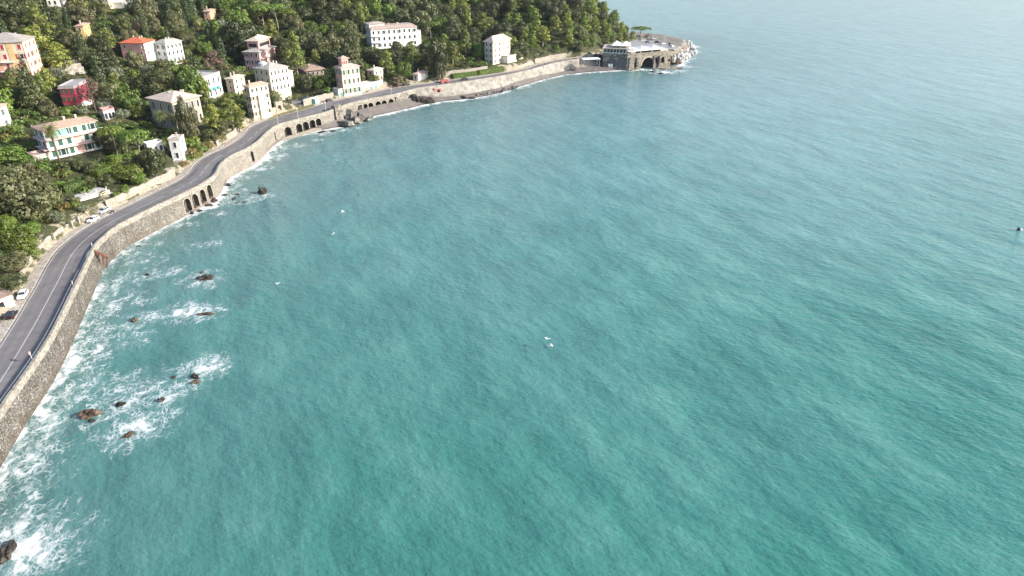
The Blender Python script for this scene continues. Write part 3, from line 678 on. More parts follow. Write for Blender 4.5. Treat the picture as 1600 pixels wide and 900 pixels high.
# rocks, slab, boulders round the headland
def rock_mesh(sx, sy, sz, seed, rough=.28, sub=3):
    b = bmesh.new(); bmesh.ops.create_icosphere(b, subdivisions=sub, radius=1.0); rg = np.random.default_rng(seed); ph = rg.uniform(0, 6, 9)
    for v in b.verts:
        x, y, z = v.co
        k = 1 + rough*(math.sin(3.1*x+ph[0])*math.cos(2.7*y+ph[1])+.7*math.sin(4.3*z+5*x+ph[2])+.5*math.sin(8*y-6*x+ph[3]))*.6 + rough*.35*math.sin(13*x+ph[4])*math.sin(11*y+ph[5])
        k = k if k > .4 else .4
        q = (abs(x)**.8*math.copysign(1, x), abs(y)**.8*math.copysign(1, y), abs(z)**.8*math.copysign(1, z))
        v.co = (q[0]*k*sx, q[1]*k*sy, q[2]*k*sz)
    me = bpy.data.meshes.new('rock'); b.to_mesh(me); b.free(); return me
def rock(name, px, py, s, mat_, label, cat='rock', z=0.0, rz=0.0, seed=None, sink=.35, group=None):
    me = rock_mesh(*s, seed if seed is not None else int(px*7+py), .42); me.materials.append(mat_)
    o = link(name, me); g_ = G(px, py, z); o.location = (g_[0], g_[1], z + s[2]*(1-sink)-s[2]*.4); o.rotation_euler = (0, 0, rz)
    return tag(o, label, cat, group)
rock('rock_slab', 1043, 107.5, (9.5, 3.4, 1.0), rock_pale, 'flat beige rock shelf below the arched terrace, washed by foam', 'rock', 0, R(12))
rock('rock_slab', 988, 108.5, (5, 3, 1.2), rock_pale, 'low tan ledge at the mouth of the great arch', 'rock', 0, R(20))
for k, (a, b, s_) in enumerate([(1036, 99.5, 2.6), (1044, 98.5, 2.8), (1052, 98, 3.0), (1058, 99, 2.3)]):
    rock('brown_rock', a, b, (s_*1.2, s_, s_*.75), rock_brown, 'brown rock heaped against the foot of the terrace at the headland', 'rock', .4, k, group='brown rocks under the terrace')
me4 = [rock_mesh(1, .8, .7, 90+k, .35, 2) for k in range(4)]
for x in me4: x.materials.append(stone((.34, .33, .31), (.5, .48, .455), (.66, .64, .62), .7, 'boulder_stone', .3))
k = 0
for _ in range(900):
    if k >= 90: break
    a, b = RNG.uniform(1052, 1087), RNG.uniform(65, 95)
    if abs((a-1052)-(b-65)*.0) < 0 or (a > 1078 and (b > 88 or b < 68)) or (a < 1058 and 72 < b < 88): continue
    zz = 3.2 if a < 1066 else (1.6 if a < 1076 else .5)
    o = link('boulder', me4[k % 4]); g_ = G(a, b, zz); s_ = RNG.uniform(.8, 1.7); o.location = (g_[0], g_[1], zz); o.scale = (s_*1.1, s_, s_); o.rotation_euler = (RNG.uniform(0, 6), RNG.uniform(0, 6), RNG.uniform(0, 6))
    tag(o, 'pale boulder in the breakwater heap at the tip of the headland', 'boulder', 'breakwater boulders'); k += 1
rock('rock_mass', 930, 99.5, (5.5, 3.5, 4.2), rock_brown, 'brown overhanging rock beside the arched restaurant', 'rock', 1.2, R(10))
rock('rock_mass', 915, 99, (6.5, 4, 3.2), rock_pale, 'pale rubble slope above the far end of the beach', 'rock', 1.4, R(20))
g_ = G(884, 104, 3.4); o = thing('stone_bastion', 'grey squared stone bastion at the far end of the promenade', 'bastion', (*g_, 1.5), R(28)); m = MB(); m.box((0, 0, 2.2), (7, 4, 5.4), 0, 0, .94); m.build('base', sub_m, o); m = MB(); m.box((0, 0, 5.2), (7.2, 4.2, .7)); m.build('parapet', ter_m, o)
for k in range(16):
    a, b = RNG.uniform(897, 930), RNG.uniform(104, 111.5)
    rock('beach_stone', a, b, (1.1, .9, .7), rock_pale, 'pale stone scattered below the rubble slope at the far beach', 'rock', .3, k, group='stones on the far beach')
aw = thing('white_awning', 'long white awning on posts at the foot of the headland wood', 'awning', (0, 0, 0))
g_ = G(923, 92, 9.0); m = MB(); m.box((g_[0], g_[1], 9.2), (11.5, 6, .25), R(10)); m.build('canopy', tent_m, aw)
for sx_, sy_ in ((-5.2, -2.6), (5.2, -2.6), (-5.2, 2.6), (5.2, 2.6)):
    m = MB(); a_ = R(10); m.box((g_[0]+sx_*math.cos(a_)-sy_*math.sin(a_), g_[1]+sx_*math.sin(a_)+sy_*math.cos(a_), 6.9), (.15, .15, 4.5)); m.build('post', white_m, aw)
# reef and ruin on the near beach
ruin_px = [(512, 182), (522, 172), (533, 171)]
# ================================================================ TREES AND PLANTS
def leafmat(name, dark, mid_, light, trans=.22):
    n = N(name); lv = n.attr('lv'); oi = n.n('ShaderNodeObjectInfo')
    c = n.ramp(lv, [(.0, dark), (.5, mid_), (1.0, light)])
    hs = n.n('ShaderNodeHueSaturation'); n.l(c, hs.inputs['Color'])
    n.l(n.math('ADD', n.math('MULTIPLY', oi.outputs['Random'], .036), .482), hs.inputs['Hue'])
    r2 = n.math('FRACT', n.math('MULTIPLY', oi.outputs['Random'], 7.31)); n.l(n.math('ADD', n.math('MULTIPLY', r2, .6), .7), hs.inputs['Value'])
    d = n.n('ShaderNodeBsdfDiffuse'); t = n.n('ShaderNodeBsdfTranslucent'); g = n.n('ShaderNodeBsdfGlossy'); g.inputs['Roughness'].default_value = .5
    n.l(hs.outputs[0], d.inputs[0]); n.l(hs.outputs[0], t.inputs[0])
    m1 = n.n('ShaderNodeMixShader'); m1.inputs[0].default_value = trans; n.l(d.outputs[0], m1.inputs[1]); n.l(t.outputs[0], m1.inputs[2])
    m2 = n.n('ShaderNodeMixShader'); m2.inputs[0].default_value = .04; n.l(m1.outputs[0], m2.inputs[1]); n.l(g.outputs[0], m2.inputs[2])
    n.l(m2.outputs[0], n.out.inputs[0]); return n.m
LM = dict(
    pine=leafmat('pine_foliage', (.075, .108, .018), (.17, .205, .034), (.275, .295, .06)),
    bright=leafmat('bright_foliage', (.065, .11, .016), (.12, .18, .026), (.19, .255, .045)),
    oak=leafmat('oak_foliage', (.03, .041, .014), (.062, .076, .025), (.118, .13, .042)),
    grey=leafmat('grey_foliage', (.068, .074, .028), (.125, .13, .055), (.2, .198, .09)),
    olive=leafmat('olive_foliage', (.09, .11, .065), (.16, .18, .11), (.24, .26, .17)),
    cypress=leafmat('cypress_foliage', (.03, .048, .018), (.055, .075, .028), (.1, .115, .045)),
    brown=leafmat('brown_foliage', (.1, .055, .045), (.19, .115, .09), (.29, .2, .16)),
    palm=leafmat('palm_fronds', (.06, .08, .022), (.13, .15, .045), (.23, .23, .09)),
    shrub=leafmat('shrub_foliage', (.06, .1, .018), (.115, .175, .03), (.19, .25, .05)),
    hedge=leafmat('hedge_foliage', (.06, .11, .016), (.11, .18, .025), (.17, .25, .04)),
    dry=leafmat('dry_foliage', (.12, .11, .03), (.22, .19, .05), (.33, .27, .08)))
bark = stone((.06, .045, .035), (.12, .095, .075), (.2, .165, .13), 2.0, 'tree_bark', .05)
palebark = stone((.16, .13, .11), (.27, .23, .2), (.38, .33, .29), 2.0, 'pale_tree_bark', .05)
def leaf_quads(cen, size, rg, outward=None, flat=.0):
    """small quads at each centre, turned mostly along the given outward direction"""
    n = len(cen); nrm = rg.normal(size=(n, 3))
    nrm /= np.linalg.norm(nrm, axis=1, keepdims=True)
    if outward is not None: nrm = outward*1.9 + nrm*.75 + np.array((0, 0, flat)); nrm /= np.linalg.norm(nrm, axis=1, keepdims=True)
    a = np.cross(nrm, rg.normal(size=(n, 3))); a /= np.linalg.norm(a, axis=1, keepdims=True)+1e-9; b = np.cross(nrm, a)
    s = size*rg.uniform(.55, 1.35, (n, 1)); s2 = s*rg.uniform(.45, .9, (n, 1))
    co = np.stack([cen-a*s*.5, cen-b*s2*.5, cen+a*s*.5, cen+b*s2*.5], 1).reshape(-1, 3)
    return co, np.arange(n*4).reshape(n, 4)
def crown(lobes, dens, size, seed, mat_, fill=.12, flat=.15):
    """lobes: (x, y, z, rx, rz). Leaves spread over the skin of each lobe with some inside; only skin that is not buried deep in another lobe is kept"""
    rg = np.random.default_rng(seed); C = []; O = []; V = []
    L = np.array(lobes)
    for (x, y, z, rx, rz) in lobes:
        n = int(dens*rx*(rx+rz)/2*12.6); d = rg.normal(size=(n, 3)); d /= np.linalg.norm(d, axis=1, keepdims=True)
        lump = 1+.16*np.sin(d[:, 0]*5+x*3+seed)*np.cos(d[:, 1]*5+y*2)+.1*np.sin(d[:, 2]*9+z)
        rad = np.where(rg.random(n) < fill, rg.uniform(.4, .9, n), rg.uniform(.86, 1.1, n))*lump
        c = np.array((x, y, z)) + d*rad[:, None]*np.array((rx, rx, rz))
        keep = np.ones(n, bool)
        for q in L:
            if q[0] == x and q[1] == y and q[2] == z: continue
            e = ((c-q[:3])/np.array((q[3], q[3], q[4]))); keep &= (e*e).sum(1) > .5
        keep &= ~((d[:, 2] < -.5) & (rg.random(n) < .7))
        c = c[keep]; C.append(c); O.append(d[keep]); V.append(np.clip(rg.normal(.5, .2, len(c))+rg.normal()*.13, 0, 1))
    C = np.vstack(C); O = np.vstack(O); V = np.concatenate(V)
    co, q = leaf_quads(C, size, rg, O, flat)
    me = raw_mesh('crown', co, q, mat_)
    at = me.attributes.new('lv', 'FLOAT', 'POINT'); at.data.foreach_set('value', np.repeat(V, 4).astype(np.float32)); return me
def lobes_round(rg, h, r, z0, n, rl=(.3, .5), squash=.85, skew=0):
    out = [(0, 0, z0+(h-z0)*.5, r*.62, (h-z0)*.36)]
    for i in range(n):
        a = i*2.4+rg.uniform(-.4, .4); zf = rg.uniform(0, 1); rr = math.sqrt(max(0, 1-(2*zf-1)**2*.8))*r*rg.uniform(.55, .8)
        q = r*rg.uniform(*rl); out.append((rr*math.cos(a), rr*math.sin(a), z0+q*.5+(h-z0-q*1.3)*zf, q, q*squash))
    return out
PROTO = {}
def trunk_mesh(h, r0, lean=(0, 0), branches=5, zb=.45, spread=.4, mat_=None, rg=None, top=.92):
    m = MB(); pts = [(lean[0]*t*t*h, lean[1]*t*t*h, h*top*t-.6*(t == 0)) for t in (0, .25, .5, .75, 1)]
    m.tube(pts, [r0*1.25, r0, r0*.8, r0*.55, r0*.25], 7)
    for k in range(branches):
        t = zb+(.95-zb)*k/max(1, branches); a = k*2.4+.5; b0 = Vector((lean[0]*t*t*h, lean[1]*t*t*h, h*top*t)); L_ = h*spread*(1.1-t*.6)
        b1 = b0+Vector((math.cos(a)*L_*.6, math.sin(a)*L_*.6, L_*.35)); b2 = b0+Vector((math.cos(a)*L_, math.sin(a)*L_, L_*.75)); m.tube([b0, b1, b2], [r0*.4, r0*.28, r0*.12], 5)
    return m.mesh('trunk', mat_ or bark, True)
def proto(kind, k, crown_me, trunk_me): PROTO.setdefault(kind, []).append((crown_me, trunk_me))
for k in range(4):                                      # round evergreen oaks, 9 m high, 4.6 m radius
    rg = np.random.default_rng(10+k); proto('oak', k, crown(lobes_round(rg, 9, 4.6, 1.3, 19), 6.4, .62, 10+k, LM['oak']), trunk_mesh(7.5, .28, branches=4))
for k in range(3):
    rg = np.random.default_rng(20+k); proto('grey', k, crown(lobes_round(rg, 9, 4.6, .6, 30, (.27, .4)), 8.5, .55, 20+k, LM['grey']), trunk_mesh(7.5, .28, branches=4))
for k in range(3):
    rg = np.random.default_rng(30+k); proto('bright', k, crown(lobes_round(rg, 8, 4.4, 1.0, 18, (.26, .44)), 6.2, .6, 30+k, LM['bright']), trunk_mesh(6.5, .24, branches=4))
for k in range(4):                                      # Mediterranean pines: ragged tiers of flattened clumps, 12 m high
    rg = np.random.default_rng(40+k); lb = []
    for i in range(17):
        zf = i/16; a = i*2.4+rg.uniform(-.5, .5); rr = (1.0-.72*abs(zf-.35)**1.1)*4.0*rg.uniform(.35, 1.0)*(1-.45*zf); q = rg.uniform(1.15, 2.0)*(1-.3*zf); lb.append((rr*math.cos(a), rr*math.sin(a), 3.4+8.0*zf, q, q*.62))
    lb.append((0, 0, 7.2, 1.9, 3.0)); proto('pine', k, crown(lb, 6.4, .6, 40+k, LM['pine'], .12, .35), trunk_mesh(12, .3, (rg.uniform(-.05, .05), rg.uniform(-.05, .05)), 8, .3, .28, palebark))
for k in range(3):                                      # umbrella pines: bare trunk and a flat dome, 11 m high
    rg = np.random.default_rng(50+k); lb = []
    for i in range(18):
        rr = math.sqrt((i+.5)/18)*4.3; a = i*2.4; q = rg.uniform(1.1, 1.7); lb.append((rr*math.cos(a), rr*math.sin(a), 9.4+.9*(1-(rr/4.6)**2)+rg.uniform(-.2, .2), q, q*.62))
    proto('umbrella', k, crown(lb, 6.6, .58, 50+k, LM['bright'], .1, .4), trunk_mesh(9.6, .26, ((.02, .16, -.1)[k], (-.02, .02, .03)[k]), 6, .72, .34, palebark))
for k in range(2):                                      # cypress, 11 m
    rg = np.random.default_rng(60+k); lb = [(rg.uniform(-.2, .2), rg.uniform(-.2, .2), 1.4+i*1.05, 1.35*math.sin(math.pi*(.28+.68*i/9))**.8+.2, .95) for i in range(10)]
    proto('cypress', k, crown(lb, 9, .46, 60+k, LM['cypress']), trunk_mesh(9, .2, branches=0))
for k in range(3):                                      # dark conifers, 13 m: cone of tiers
    rg = np.random.default_rng(70+k); lb = []
    for i in range(9):
        zf = i/8; R_ = 3.6*(1-zf)+.5
        for j in range(max(1, int(5*(1-zf)+1))):
            a = j*6.28/max(1, int(5*(1-zf)+1))+i; lb.append((R_*.58*math.cos(a), R_*.58*math.sin(a), 2.2+zf*10.2, R_*.52+.2, .85))
    proto('conifer', k, crown(lb, 6.4, .55, 70+k, LM['oak'], .15), trunk_mesh(12.5, .28, branches=0))
for k in range(2):
    rg = np.random.default_rng(80+k); proto('olive', k, crown(lobes_round(rg, 6, 3.4, 1.2, 16, (.26, .42)), 7, .5, 80+k, LM['olive'], .3), trunk_mesh(4.6, .24, branches=5, zb=.3))
for k in range(2):                                      # leafless brownish crowns
    rg = np.random.default_rng(90+k); proto('brown', k, crown(lobes_round(rg, 9, 3.4, 2.4, 16, (.24, .4)), 3.6, .5, 90+k, LM['brown'], .6), trunk_mesh(8.6, .22, branches=9, zb=.25, spread=.36))
for k in range(3):
    rg = np.random.default_rng(100+k); proto('shrub', k, crown(lobes_round(rg, 2.6, 1.7, .2, 10, (.34, .5)), 16, .36, 100+k, LM['shrub']), trunk_mesh(1.8, .08, branches=3))
for k in range(2):
    rg = np.random.default_rng(104+k); proto('dry', k, crown(lobes_round(rg, 2.0, 1.7, .1, 9, (.34, .5)), 15, .34, 104+k, LM['dry']), trunk_mesh(1.4, .07, branches=3))
def palm_crown(seed):
    rg = np.random.default_rng(seed); co = []; q = []; V = []
    for f in range(46):
        a = f*2.4; el = R(70) - R(115)*(f/46); L_ = rg.uniform(2.9, 3.7); p0 = np.array((0, 0, 0.0)); dirh = np.array((math.cos(a), math.sin(a), 0)); e = el; seg = 7; side = np.array((-math.sin(a), math.cos(a), 0))
        spine = [p0]
        for s_ in range(seg): spine.append(spine[-1]+(dirh*math.cos(e)+np.array((0, 0, math.sin(e))))*L_/seg); e -= R(11)
        v_ = rg.uniform(.2, 1) if f < 36 else rg.uniform(0, .35)
        for s_ in range(seg):
            for sg in (-1, 1):
                for w_ in range(2):
                    b = spine[s_]*(1-w_/2)+spine[s_+1]*w_/2; t = (spine[s_+1]-spine[s_]); ln = .75*math.sin(math.pi*min(.95, (s_+w_/2+1.2)/(seg+1.3)))
                    tip = b+side*sg*ln+t*.9-np.array((0, 0, .28*ln)); k = len(co); co += [b, b+t*.32, tip+t*.05, tip]; q.append((k, k+1, k+2, k+3)); V += [v_]*4
    me = raw_mesh('fronds', np.array(co), np.array(q), LM['palm']); at = me.attributes.new('lv', 'FLOAT', 'POINT'); at.data.foreach_set('value', np.array(V, np.float32)); return me
PALMS = [palm_crown(5), palm_crown(6)]
BASEH = dict(oak=9, grey=9, bright=8, pine=12, umbrella=11, cypress=11, conifer=13, olive=6, brown=9, shrub=2.6, dry=2.0)
BASER = dict(oak=4.6, grey=4.6, bright=4.4, pine=4.4, umbrella=5.2, cypress=1.5, conifer=3.7, olive=3.4, brown=3.4, shrub=1.7, dry=1.7)
MIDF = dict(oak=.55, grey=.5, bright=.55, pine=.62, umbrella=.86, cypress=.5, conifer=.45, olive=.58, brown=.6, shrub=.5, dry=.5)
NAMES = dict(oak='oak_tree', grey='evergreen_tree', bright='broadleaf_tree', pine='pine_tree', umbrella='umbrella_pine', cypress='cypress_tree', conifer='conifer_tree', olive='olive_tree', brown='bare_tree', shrub='shrub', dry='dry_shrub')
TREES = []
def plant_at(kind, x, y, z, h, r, label, group=None, var=None, rz=None, cat=None):
    k = len(TREES); pr_ = PROTO[kind]; cm, tm = pr_[(var if var is not None else k) % len(pr_)]
    o = bpy.data.objects.new(NAMES[kind], None); COL.objects.link(o); o.location = (x, y, z); o.empty_display_size = .5
    o.rotation_euler = (0, 0, rz if rz is not None else RNG.uniform(0, 6.28)); sh = h/BASEH[kind]; sr = r/BASER[kind]; o.scale = (sr, sr, sh)
    for nm, me in (('trunk', tm), ('crown', cm)): link(nm, me, o)
    tag(o, label, cat or ('shrub' if kind in ('shrub', 'dry') else 'tree'), group); TREES.append((o, kind, x, y, z, h, r)); return o
def plant(kind, px, py, h, r, label, group=None, var=None, rz=None):
    """px, py: the middle of the crown in the photo"""
    x, y, z, t = hit(px, py, h*MIDF[kind]); return plant_at(kind, x, y, z, h, r, label, group, var, rz)
def palm(px, py, h, label, s=1.0, group=None):
    x, y, z, t = hit(px, py, h); o = thing('palm_tree', label, 'palm', (x, y, z), RNG.uniform(0, 6), group)
    m = MB(); m.tube([(0, 0, -.6), (.05, 0, h*.3), (.12, .05, h*.65), (.1, .1, h)], [.38*s, .3*s, .27*s, .34*s], 8); m.build('trunk', bark, o, True)
    c = link('fronds', PALMS[len(TREES) % 2], o); c.location = (.1, .1, h); c.scale = (s, s, s); TREES.append((o, 'palm', x, y, z, h, 3)); return o
# ================================================================ HOUSES
WHITE = (.74, .72, .68); CREAM = (.68, .6, .45); YEL = (.64, .54, .37); PINK = (.56, .3, .27); RED = (.33, .06, .085); GREEN = (.022, .1, .07); BROWN = (.13, .07, .045)
TERRA = (.42, .3, .23); SLATE = (.33, .3, .28); REDT = (.5, .13, .07); GREYT = (.36, .34, .32); PALET = (.5, .41, .35)
def hip_roof(w, d, ov, rise, flat=.0, x0=0, y0=0, z=0, thick=.22, ridge=True):
    m = MB(); a, b, c_, e_ = x0-ov, x0+w+ov, y0-ov, y0+d+ov
    s_ = min(b-a, e_-c_)/2*(1-flat)
    lo = [(a, c_, z), (b, c_, z), (b, e_, z), (a, e_, z)]; lo2 = [(x, y, z+thick) for x, y, _ in lo]
    hi = [(a+s_, c_+s_, z+thick+rise), (b-s_, c_+s_, z+thick+rise), (b-s_, e_-s_, z+thick+rise), (a+s_, e_-s_, z+thick+rise)]
    for i in range(4):
        j = (i+1) % 4; m.face([lo[i], lo[j], lo2[j], lo2[i]])
        q = [lo2[i], lo2[j], hi[j], hi[i]]
        q = [p for k, p in enumerate(q) if k == 0 or np.linalg.norm(np.subtract(p, q[k-1])) > .02]
        m.face(q)
    if np.linalg.norm(np.subtract(hi[0], hi[1])) > .05 and np.linalg.norm(np.subtract(hi[0], hi[3])) > .05: m.face(hi)
    m.face(lo[::-1]); return m
def flat_roof(w, d, ov, x0=0, y0=0, z=0, par_=.6):
    m = MB(); m.box((x0+w/2, y0+d/2, z+.12), (w+2*ov, d+2*ov, .24))
    for cx_, cy_, lx, ly in ((x0+w/2, y0-ov+.12, w+2*ov, .24), (x0+w/2, y0+d+ov-.12, w+2*ov, .24), (x0-ov+.12, y0+d/2, .24, d+2*ov-.49), (x0+w+ov-.12, y0+d/2, .24, d+2*ov-.49)):
        m.box((cx_, cy_, z+.24+par_/2), (lx, ly, par_))
    return m
def window_set(w, h, trim, shut, style, small):
    """meshes of one window: surround with sill, pane, two shutters"""
    f = MB(); t = .13
    for cx_, cz, lx, lz in ((0, h/2+t/2, w+2*t, t), (-w/2-t/2, 0, t, h), (w/2+t/2, 0, t, h)): f.box((cx_, -.04, cz), (lx, .1, lz))
    f.box((0, -.08, -h/2-.07), (w+.36, .2, .12))
    p = MB(); p.box((0, .0, 0), (w, .05, h)); out = [f.mesh('window', trim), p.mesh('pane', glass_m), None, None]
    if style == 'open':
        for i, s_ in enumerate((-1, 1)):
            m = MB(); m.box((s_*(w*.75+t+.03), -.06, 0), (w*.5, .07, h+.08)); out[2+i] = m.mesh('shutter', shut)
    elif style == 'closed':
        for i, s_ in enumerate((-1, 1)):
            m = MB(); m.box((s_*w*.252, -.06, 0), (w*.485, .07, h)); out[2+i] = m.mesh('shutter', shut)
    return out
def put_window(par_, ws, x, y, z, face):
    rz = {'front': 0, 'left': -math.pi/2, 'right': math.pi/2}[face]
    o = link('window', ws[0], par_); o.location = (x, y, z); o.rotation_euler = (0, 0, rz)
    link('pane', ws[1], o)
    for s_ in ws[2:]:
        if s_ is not None: link('shutter', s_, o)
    return o
def facade(par_, face, x0, y0, L_, z0, h, st, cols, ww, wh, ws_list, skip=(), rg=None):
    sh = h/st
    for s_ in range(st):
        for i in range(cols):
            if (s_, i) in skip: continue
            ws = ws_list[(s_*3+i*2+(i*s_) % 3) % len(ws_list)]; c_ = L_*(i+.5)/cols; z = z0+sh*(s_+.54)
            if face == 'front': put_window(par_, ws, x0+c_, y0-.02, z, face)
            elif face == 'left': put_window(par_, ws, x0-.02, y0+c_, z, face)
            else: put_window(par_, ws, x0+.02, y0+c_, z, face)
def house(key, name, label, wall, roof='hip', rcol=TERRA, st=3, front=4, left=2, shut=GREEN, styles=('open',), wall_left=None, rise=None, ov=.55, ww=1.0, wh=None, band=None, chim=1, cat='villa', skip=(), skipl=(), trim=None, flat=0.0):
    H_ = HOUSES[key]; o = thing(name, label, cat, (H_['b'][0], H_['b'][1], H_['z0']), H_['rz'])
    w, d, h = H_['w'], H_['d'], H_['h']; zc = PX(H_['b'][0], H_['b'][1], H_['z0'])[2]; ppm = FPX/zc
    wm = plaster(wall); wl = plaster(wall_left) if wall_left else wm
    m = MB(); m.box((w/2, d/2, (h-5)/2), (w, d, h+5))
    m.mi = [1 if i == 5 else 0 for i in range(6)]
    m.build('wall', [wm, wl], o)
    if roof == 'hip': r_ = hip_roof(w, d, ov, rise if rise is not None else min(w, d)*.5*.42, flat, z=h).build('roof', rooftile(rcol), o)
    else: r_ = flat_roof(w, d, .12, z=h).build('roof', plaster(rcol), o)
    rg = np.random.default_rng(abs(hash(key)) % 1000 if False else sum(map(ord, key)))
    for k in range(chim):
        m = MB(); fx, fy = rg.uniform(.2, .8)*w, rg.uniform(.3, .7)*d; m.box((fx, fy, h+(1.5 if roof == 'hip' else .8)), (.6, .5, 2.0)); m.box((fx, fy, h+(2.55 if roof == 'hip' else 2.2)), (.78, .68, .16)); m.build('chimney', plaster((.5, .42, .36)), r_)
    if band:
        for s_ in range(1, st):
            m = MB(); z = h/st*s_; m.box((w/2, -.03, z), (w+.12, .12, .28)); m.box((-.03, d/2+.05, z), (.12, d, .28)); m.build('string_course', plaster(band), o)
    whh = wh or h/st*.5; tm_ = plain(trim or (.7, .68, .64)); sm = plain(shut, .6)
    wss = [window_set(ww, whh, tm_, sm, s_, ppm < 2.6) for s_ in styles]
    if front: facade(o, 'front', 0, 0, w, 0, h, st, front, ww, whh, wss, skip)
    if left: facade(o, 'left', 0, 0, d, 0, h, st, left, ww, whh, wss, skipl)
    H_['o'] = o; H_['ws'] = wss; return o, H_
def annex(o, x0, y0, w, d, z0, h, wall, roof='hip', rcol=TERRA, name='wing', rise=None, ov=.4, flat=0.0):
    m = MB(); m.box((x0+w/2, y0+d/2, z0+(h-z0 if False else h)/2), (w, d, h)); a = m.build(name, plaster(wall), o)
    if roof == 'hip': hip_roof(w, d, ov, rise if rise is not None else min(w, d)*.2, flat, x0, y0, z0+h).build('wing_roof', rooftile(rcol), a)
    elif roof: flat_roof(w, d, .1, x0, y0, z0+h).build('wing_roof', plaster(rcol), a)
    return a
def slab(o, name, x0, x1, y0, y1, z0, z1, mat_):
    m = MB(); m.box(((x0+x1)/2, (y0+y1)/2, (z0+z1)/2), (x1-x0, y1-y0, z1-z0)); return m.build(name, mat_, o)
def railing(o, x0, x1, y, z, mat_, hgt=.95, n=None):
    m = MB(); m.box(((x0+x1)/2, y, z+hgt), (x1-x0, .08, .1)); n = n or max(3, int((x1-x0)/.5))
    for i in range(n+1): m.box((x0+(x1-x0)*i/n, y, z+hgt/2), (.06, .06, hgt))
    return m.build('railing', mat_, o)

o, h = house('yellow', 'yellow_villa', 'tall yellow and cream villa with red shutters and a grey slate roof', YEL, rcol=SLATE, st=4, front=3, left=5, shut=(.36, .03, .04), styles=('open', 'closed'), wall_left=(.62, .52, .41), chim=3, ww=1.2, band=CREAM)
slab(o, 'corner_pilaster', -.1, 1.2, -.14, .05, 0, h['h'], plaster((.72, .64, .48))); slab(o, 'orange_panel', -.12, .0, h['d']*.25, h['d']*.4, 0, h['h'], plaster((.62, .43, .22)))
slab(o, 'pink_panel', -.12, .0, h['d']*.62, h['d']*.8, 0, h['h'], plaster((.62, .3, .2)))
for s_ in (1, 2): slab(o, 'balcony', -1.3, 0, h['d']*.3, h['d']*.7, h['h']/4*s_-.1, h['h']/4*s_+.15, plaster(WHITE))
house('edge_white', 'white_house', 'white house end wall cut by the frame below the yellow villa', WHITE, rcol=TERRA, st=2, front=1, left=0, chim=0, cat='house')
o, h = house('crimson', 'crimson_villa', 'crimson red villa with green shutters and a flat grey roof beside a leafless tree', RED, roof='flat', rcol=(.33, .31, .32), st=3, front=2, left=3, styles=('closed',), ww=1.1, chim=0, trim=(.4, .06, .07))
slab(o, 'white_plinth', .2, h['w']-.2, -.12, -.02, -.5, h['h']*.27, plaster(WHITE)); slab(o, 'roof_edge', -.3, h['w']+.3, -.3, h['d']+.3, h['h']-.25, h['h']-.02, plaster((.5, .46, .44)))
o, h = house('cream_top', 'cream_house', 'tall cream house at the top of the slope with a small projecting balcony', (.72, .68, .58), st=3, front=2, left=2, styles=('plain',), rcol=TERRA)
slab(o, 'balcony', h['w']*.5, h['w']+1.2, -1.4, 0, h['h']*.52, h['h']*.52+.25, plaster(WHITE))
o, h = house('terrace_top', 'terraced_villa', 'cream villa above a white colonnaded terrace near the top of the hill', (.7, .6, .36), st=2, front=5, left=2, styles=('plain',), rcol=TERRA)
t_ = annex(o, h['w']*.25, -5, h['w']*.9, 5, -3.2, 5.5, (.68, .64, .58), roof='flat', rcol=(.5, .48, .45), name='terrace')
for k in range(7): slab(o, 'column', h['w']*(.28+.13*k), h['w']*(.28+.13*k)+.45, -5.5, -5.05, -3.2, 2.2, plaster(WHITE))
slab(o, 'terrace_shade', h['w']*.28, h['w']*1.12, -5.12, -5.02, -2.4, 1.6, plain((.06, .055, .05)))  # dark sheet standing in for the shade behind the columns
house('red_tile', 'pink_villa', 'villa with a bright red tiled roof, pink flank and white front', WHITE, rcol=REDT, st=3, front=2, left=3, styles=('closed', 'plain'), wall_left=(.6, .33, .3), shut=(.32, .42, .36), chim=3, skipl=((0, 0), (0, 1), (1, 2), (2, 1)))
o, h = house('white_hip', 'white_villa', 'white villa with a grey hip roof joined to the red tiled one', (.8, .79, .78), rcol=GREYT, st=3, front=4, left=2, styles=('open', 'plain'), shut=(.4, .45, .42), chim=2, flat=.3)
slab(o, 'terrace_wall', -1, h['w']+3, -3.2, -.2, -4, .3, plaster(WHITE))
# the long white villa above the road bend
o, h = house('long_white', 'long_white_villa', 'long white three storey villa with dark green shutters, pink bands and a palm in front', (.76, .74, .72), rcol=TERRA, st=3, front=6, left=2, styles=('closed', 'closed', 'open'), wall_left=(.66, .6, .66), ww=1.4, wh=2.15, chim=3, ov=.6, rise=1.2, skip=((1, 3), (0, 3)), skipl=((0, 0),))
w_, hh = h['w'], h['h']
for s_ in (1, 2):
    z = hh/3*s_; slab(o, 'balcony', -.2, w_+1.5, -1.25, 0, z-.12, z+.12, plaster((.66, .46, .42))); railing(o, -.1, w_+1.4, -1.18, z+.12, plain((.75, .73, .72)), .9, 28)
    slab(o, 'side_balcony', -1.3, -.2, 0, h['d'], z-.12, z+.12, plaster((.66, .46, .42)))
slab(o, 'pink_panel', w_*.52, w_*.66, -.09, -.02, hh*.02, hh*.64, plaster((.6, .36, .34)))
aw_m = plain((.2, .5, .42), .7)
for k, x_ in enumerate((.14, .29)):
    m = MB(); x0 = w_*x_; m.face([(x0, -.1, hh*.93), (x0+2.2, -.1, hh*.93), (x0+2.2, -1.2, hh*.76), (x0, -1.2, hh*.76)]); m.face([(x0, -.12, hh*.92), (x0, -1.2, hh*.75), (x0+2.2, -1.2, hh*.75), (x0+2.2, -.12, hh*.92)]); m.build('awning', aw_m, o)
a = annex(o, -5.5, -1.5, 5.2, h['d']*.7, -2.4, 4.6, (.72, .68, .66), roof='flat', rcol=(.48, .38, .34), name='annex')
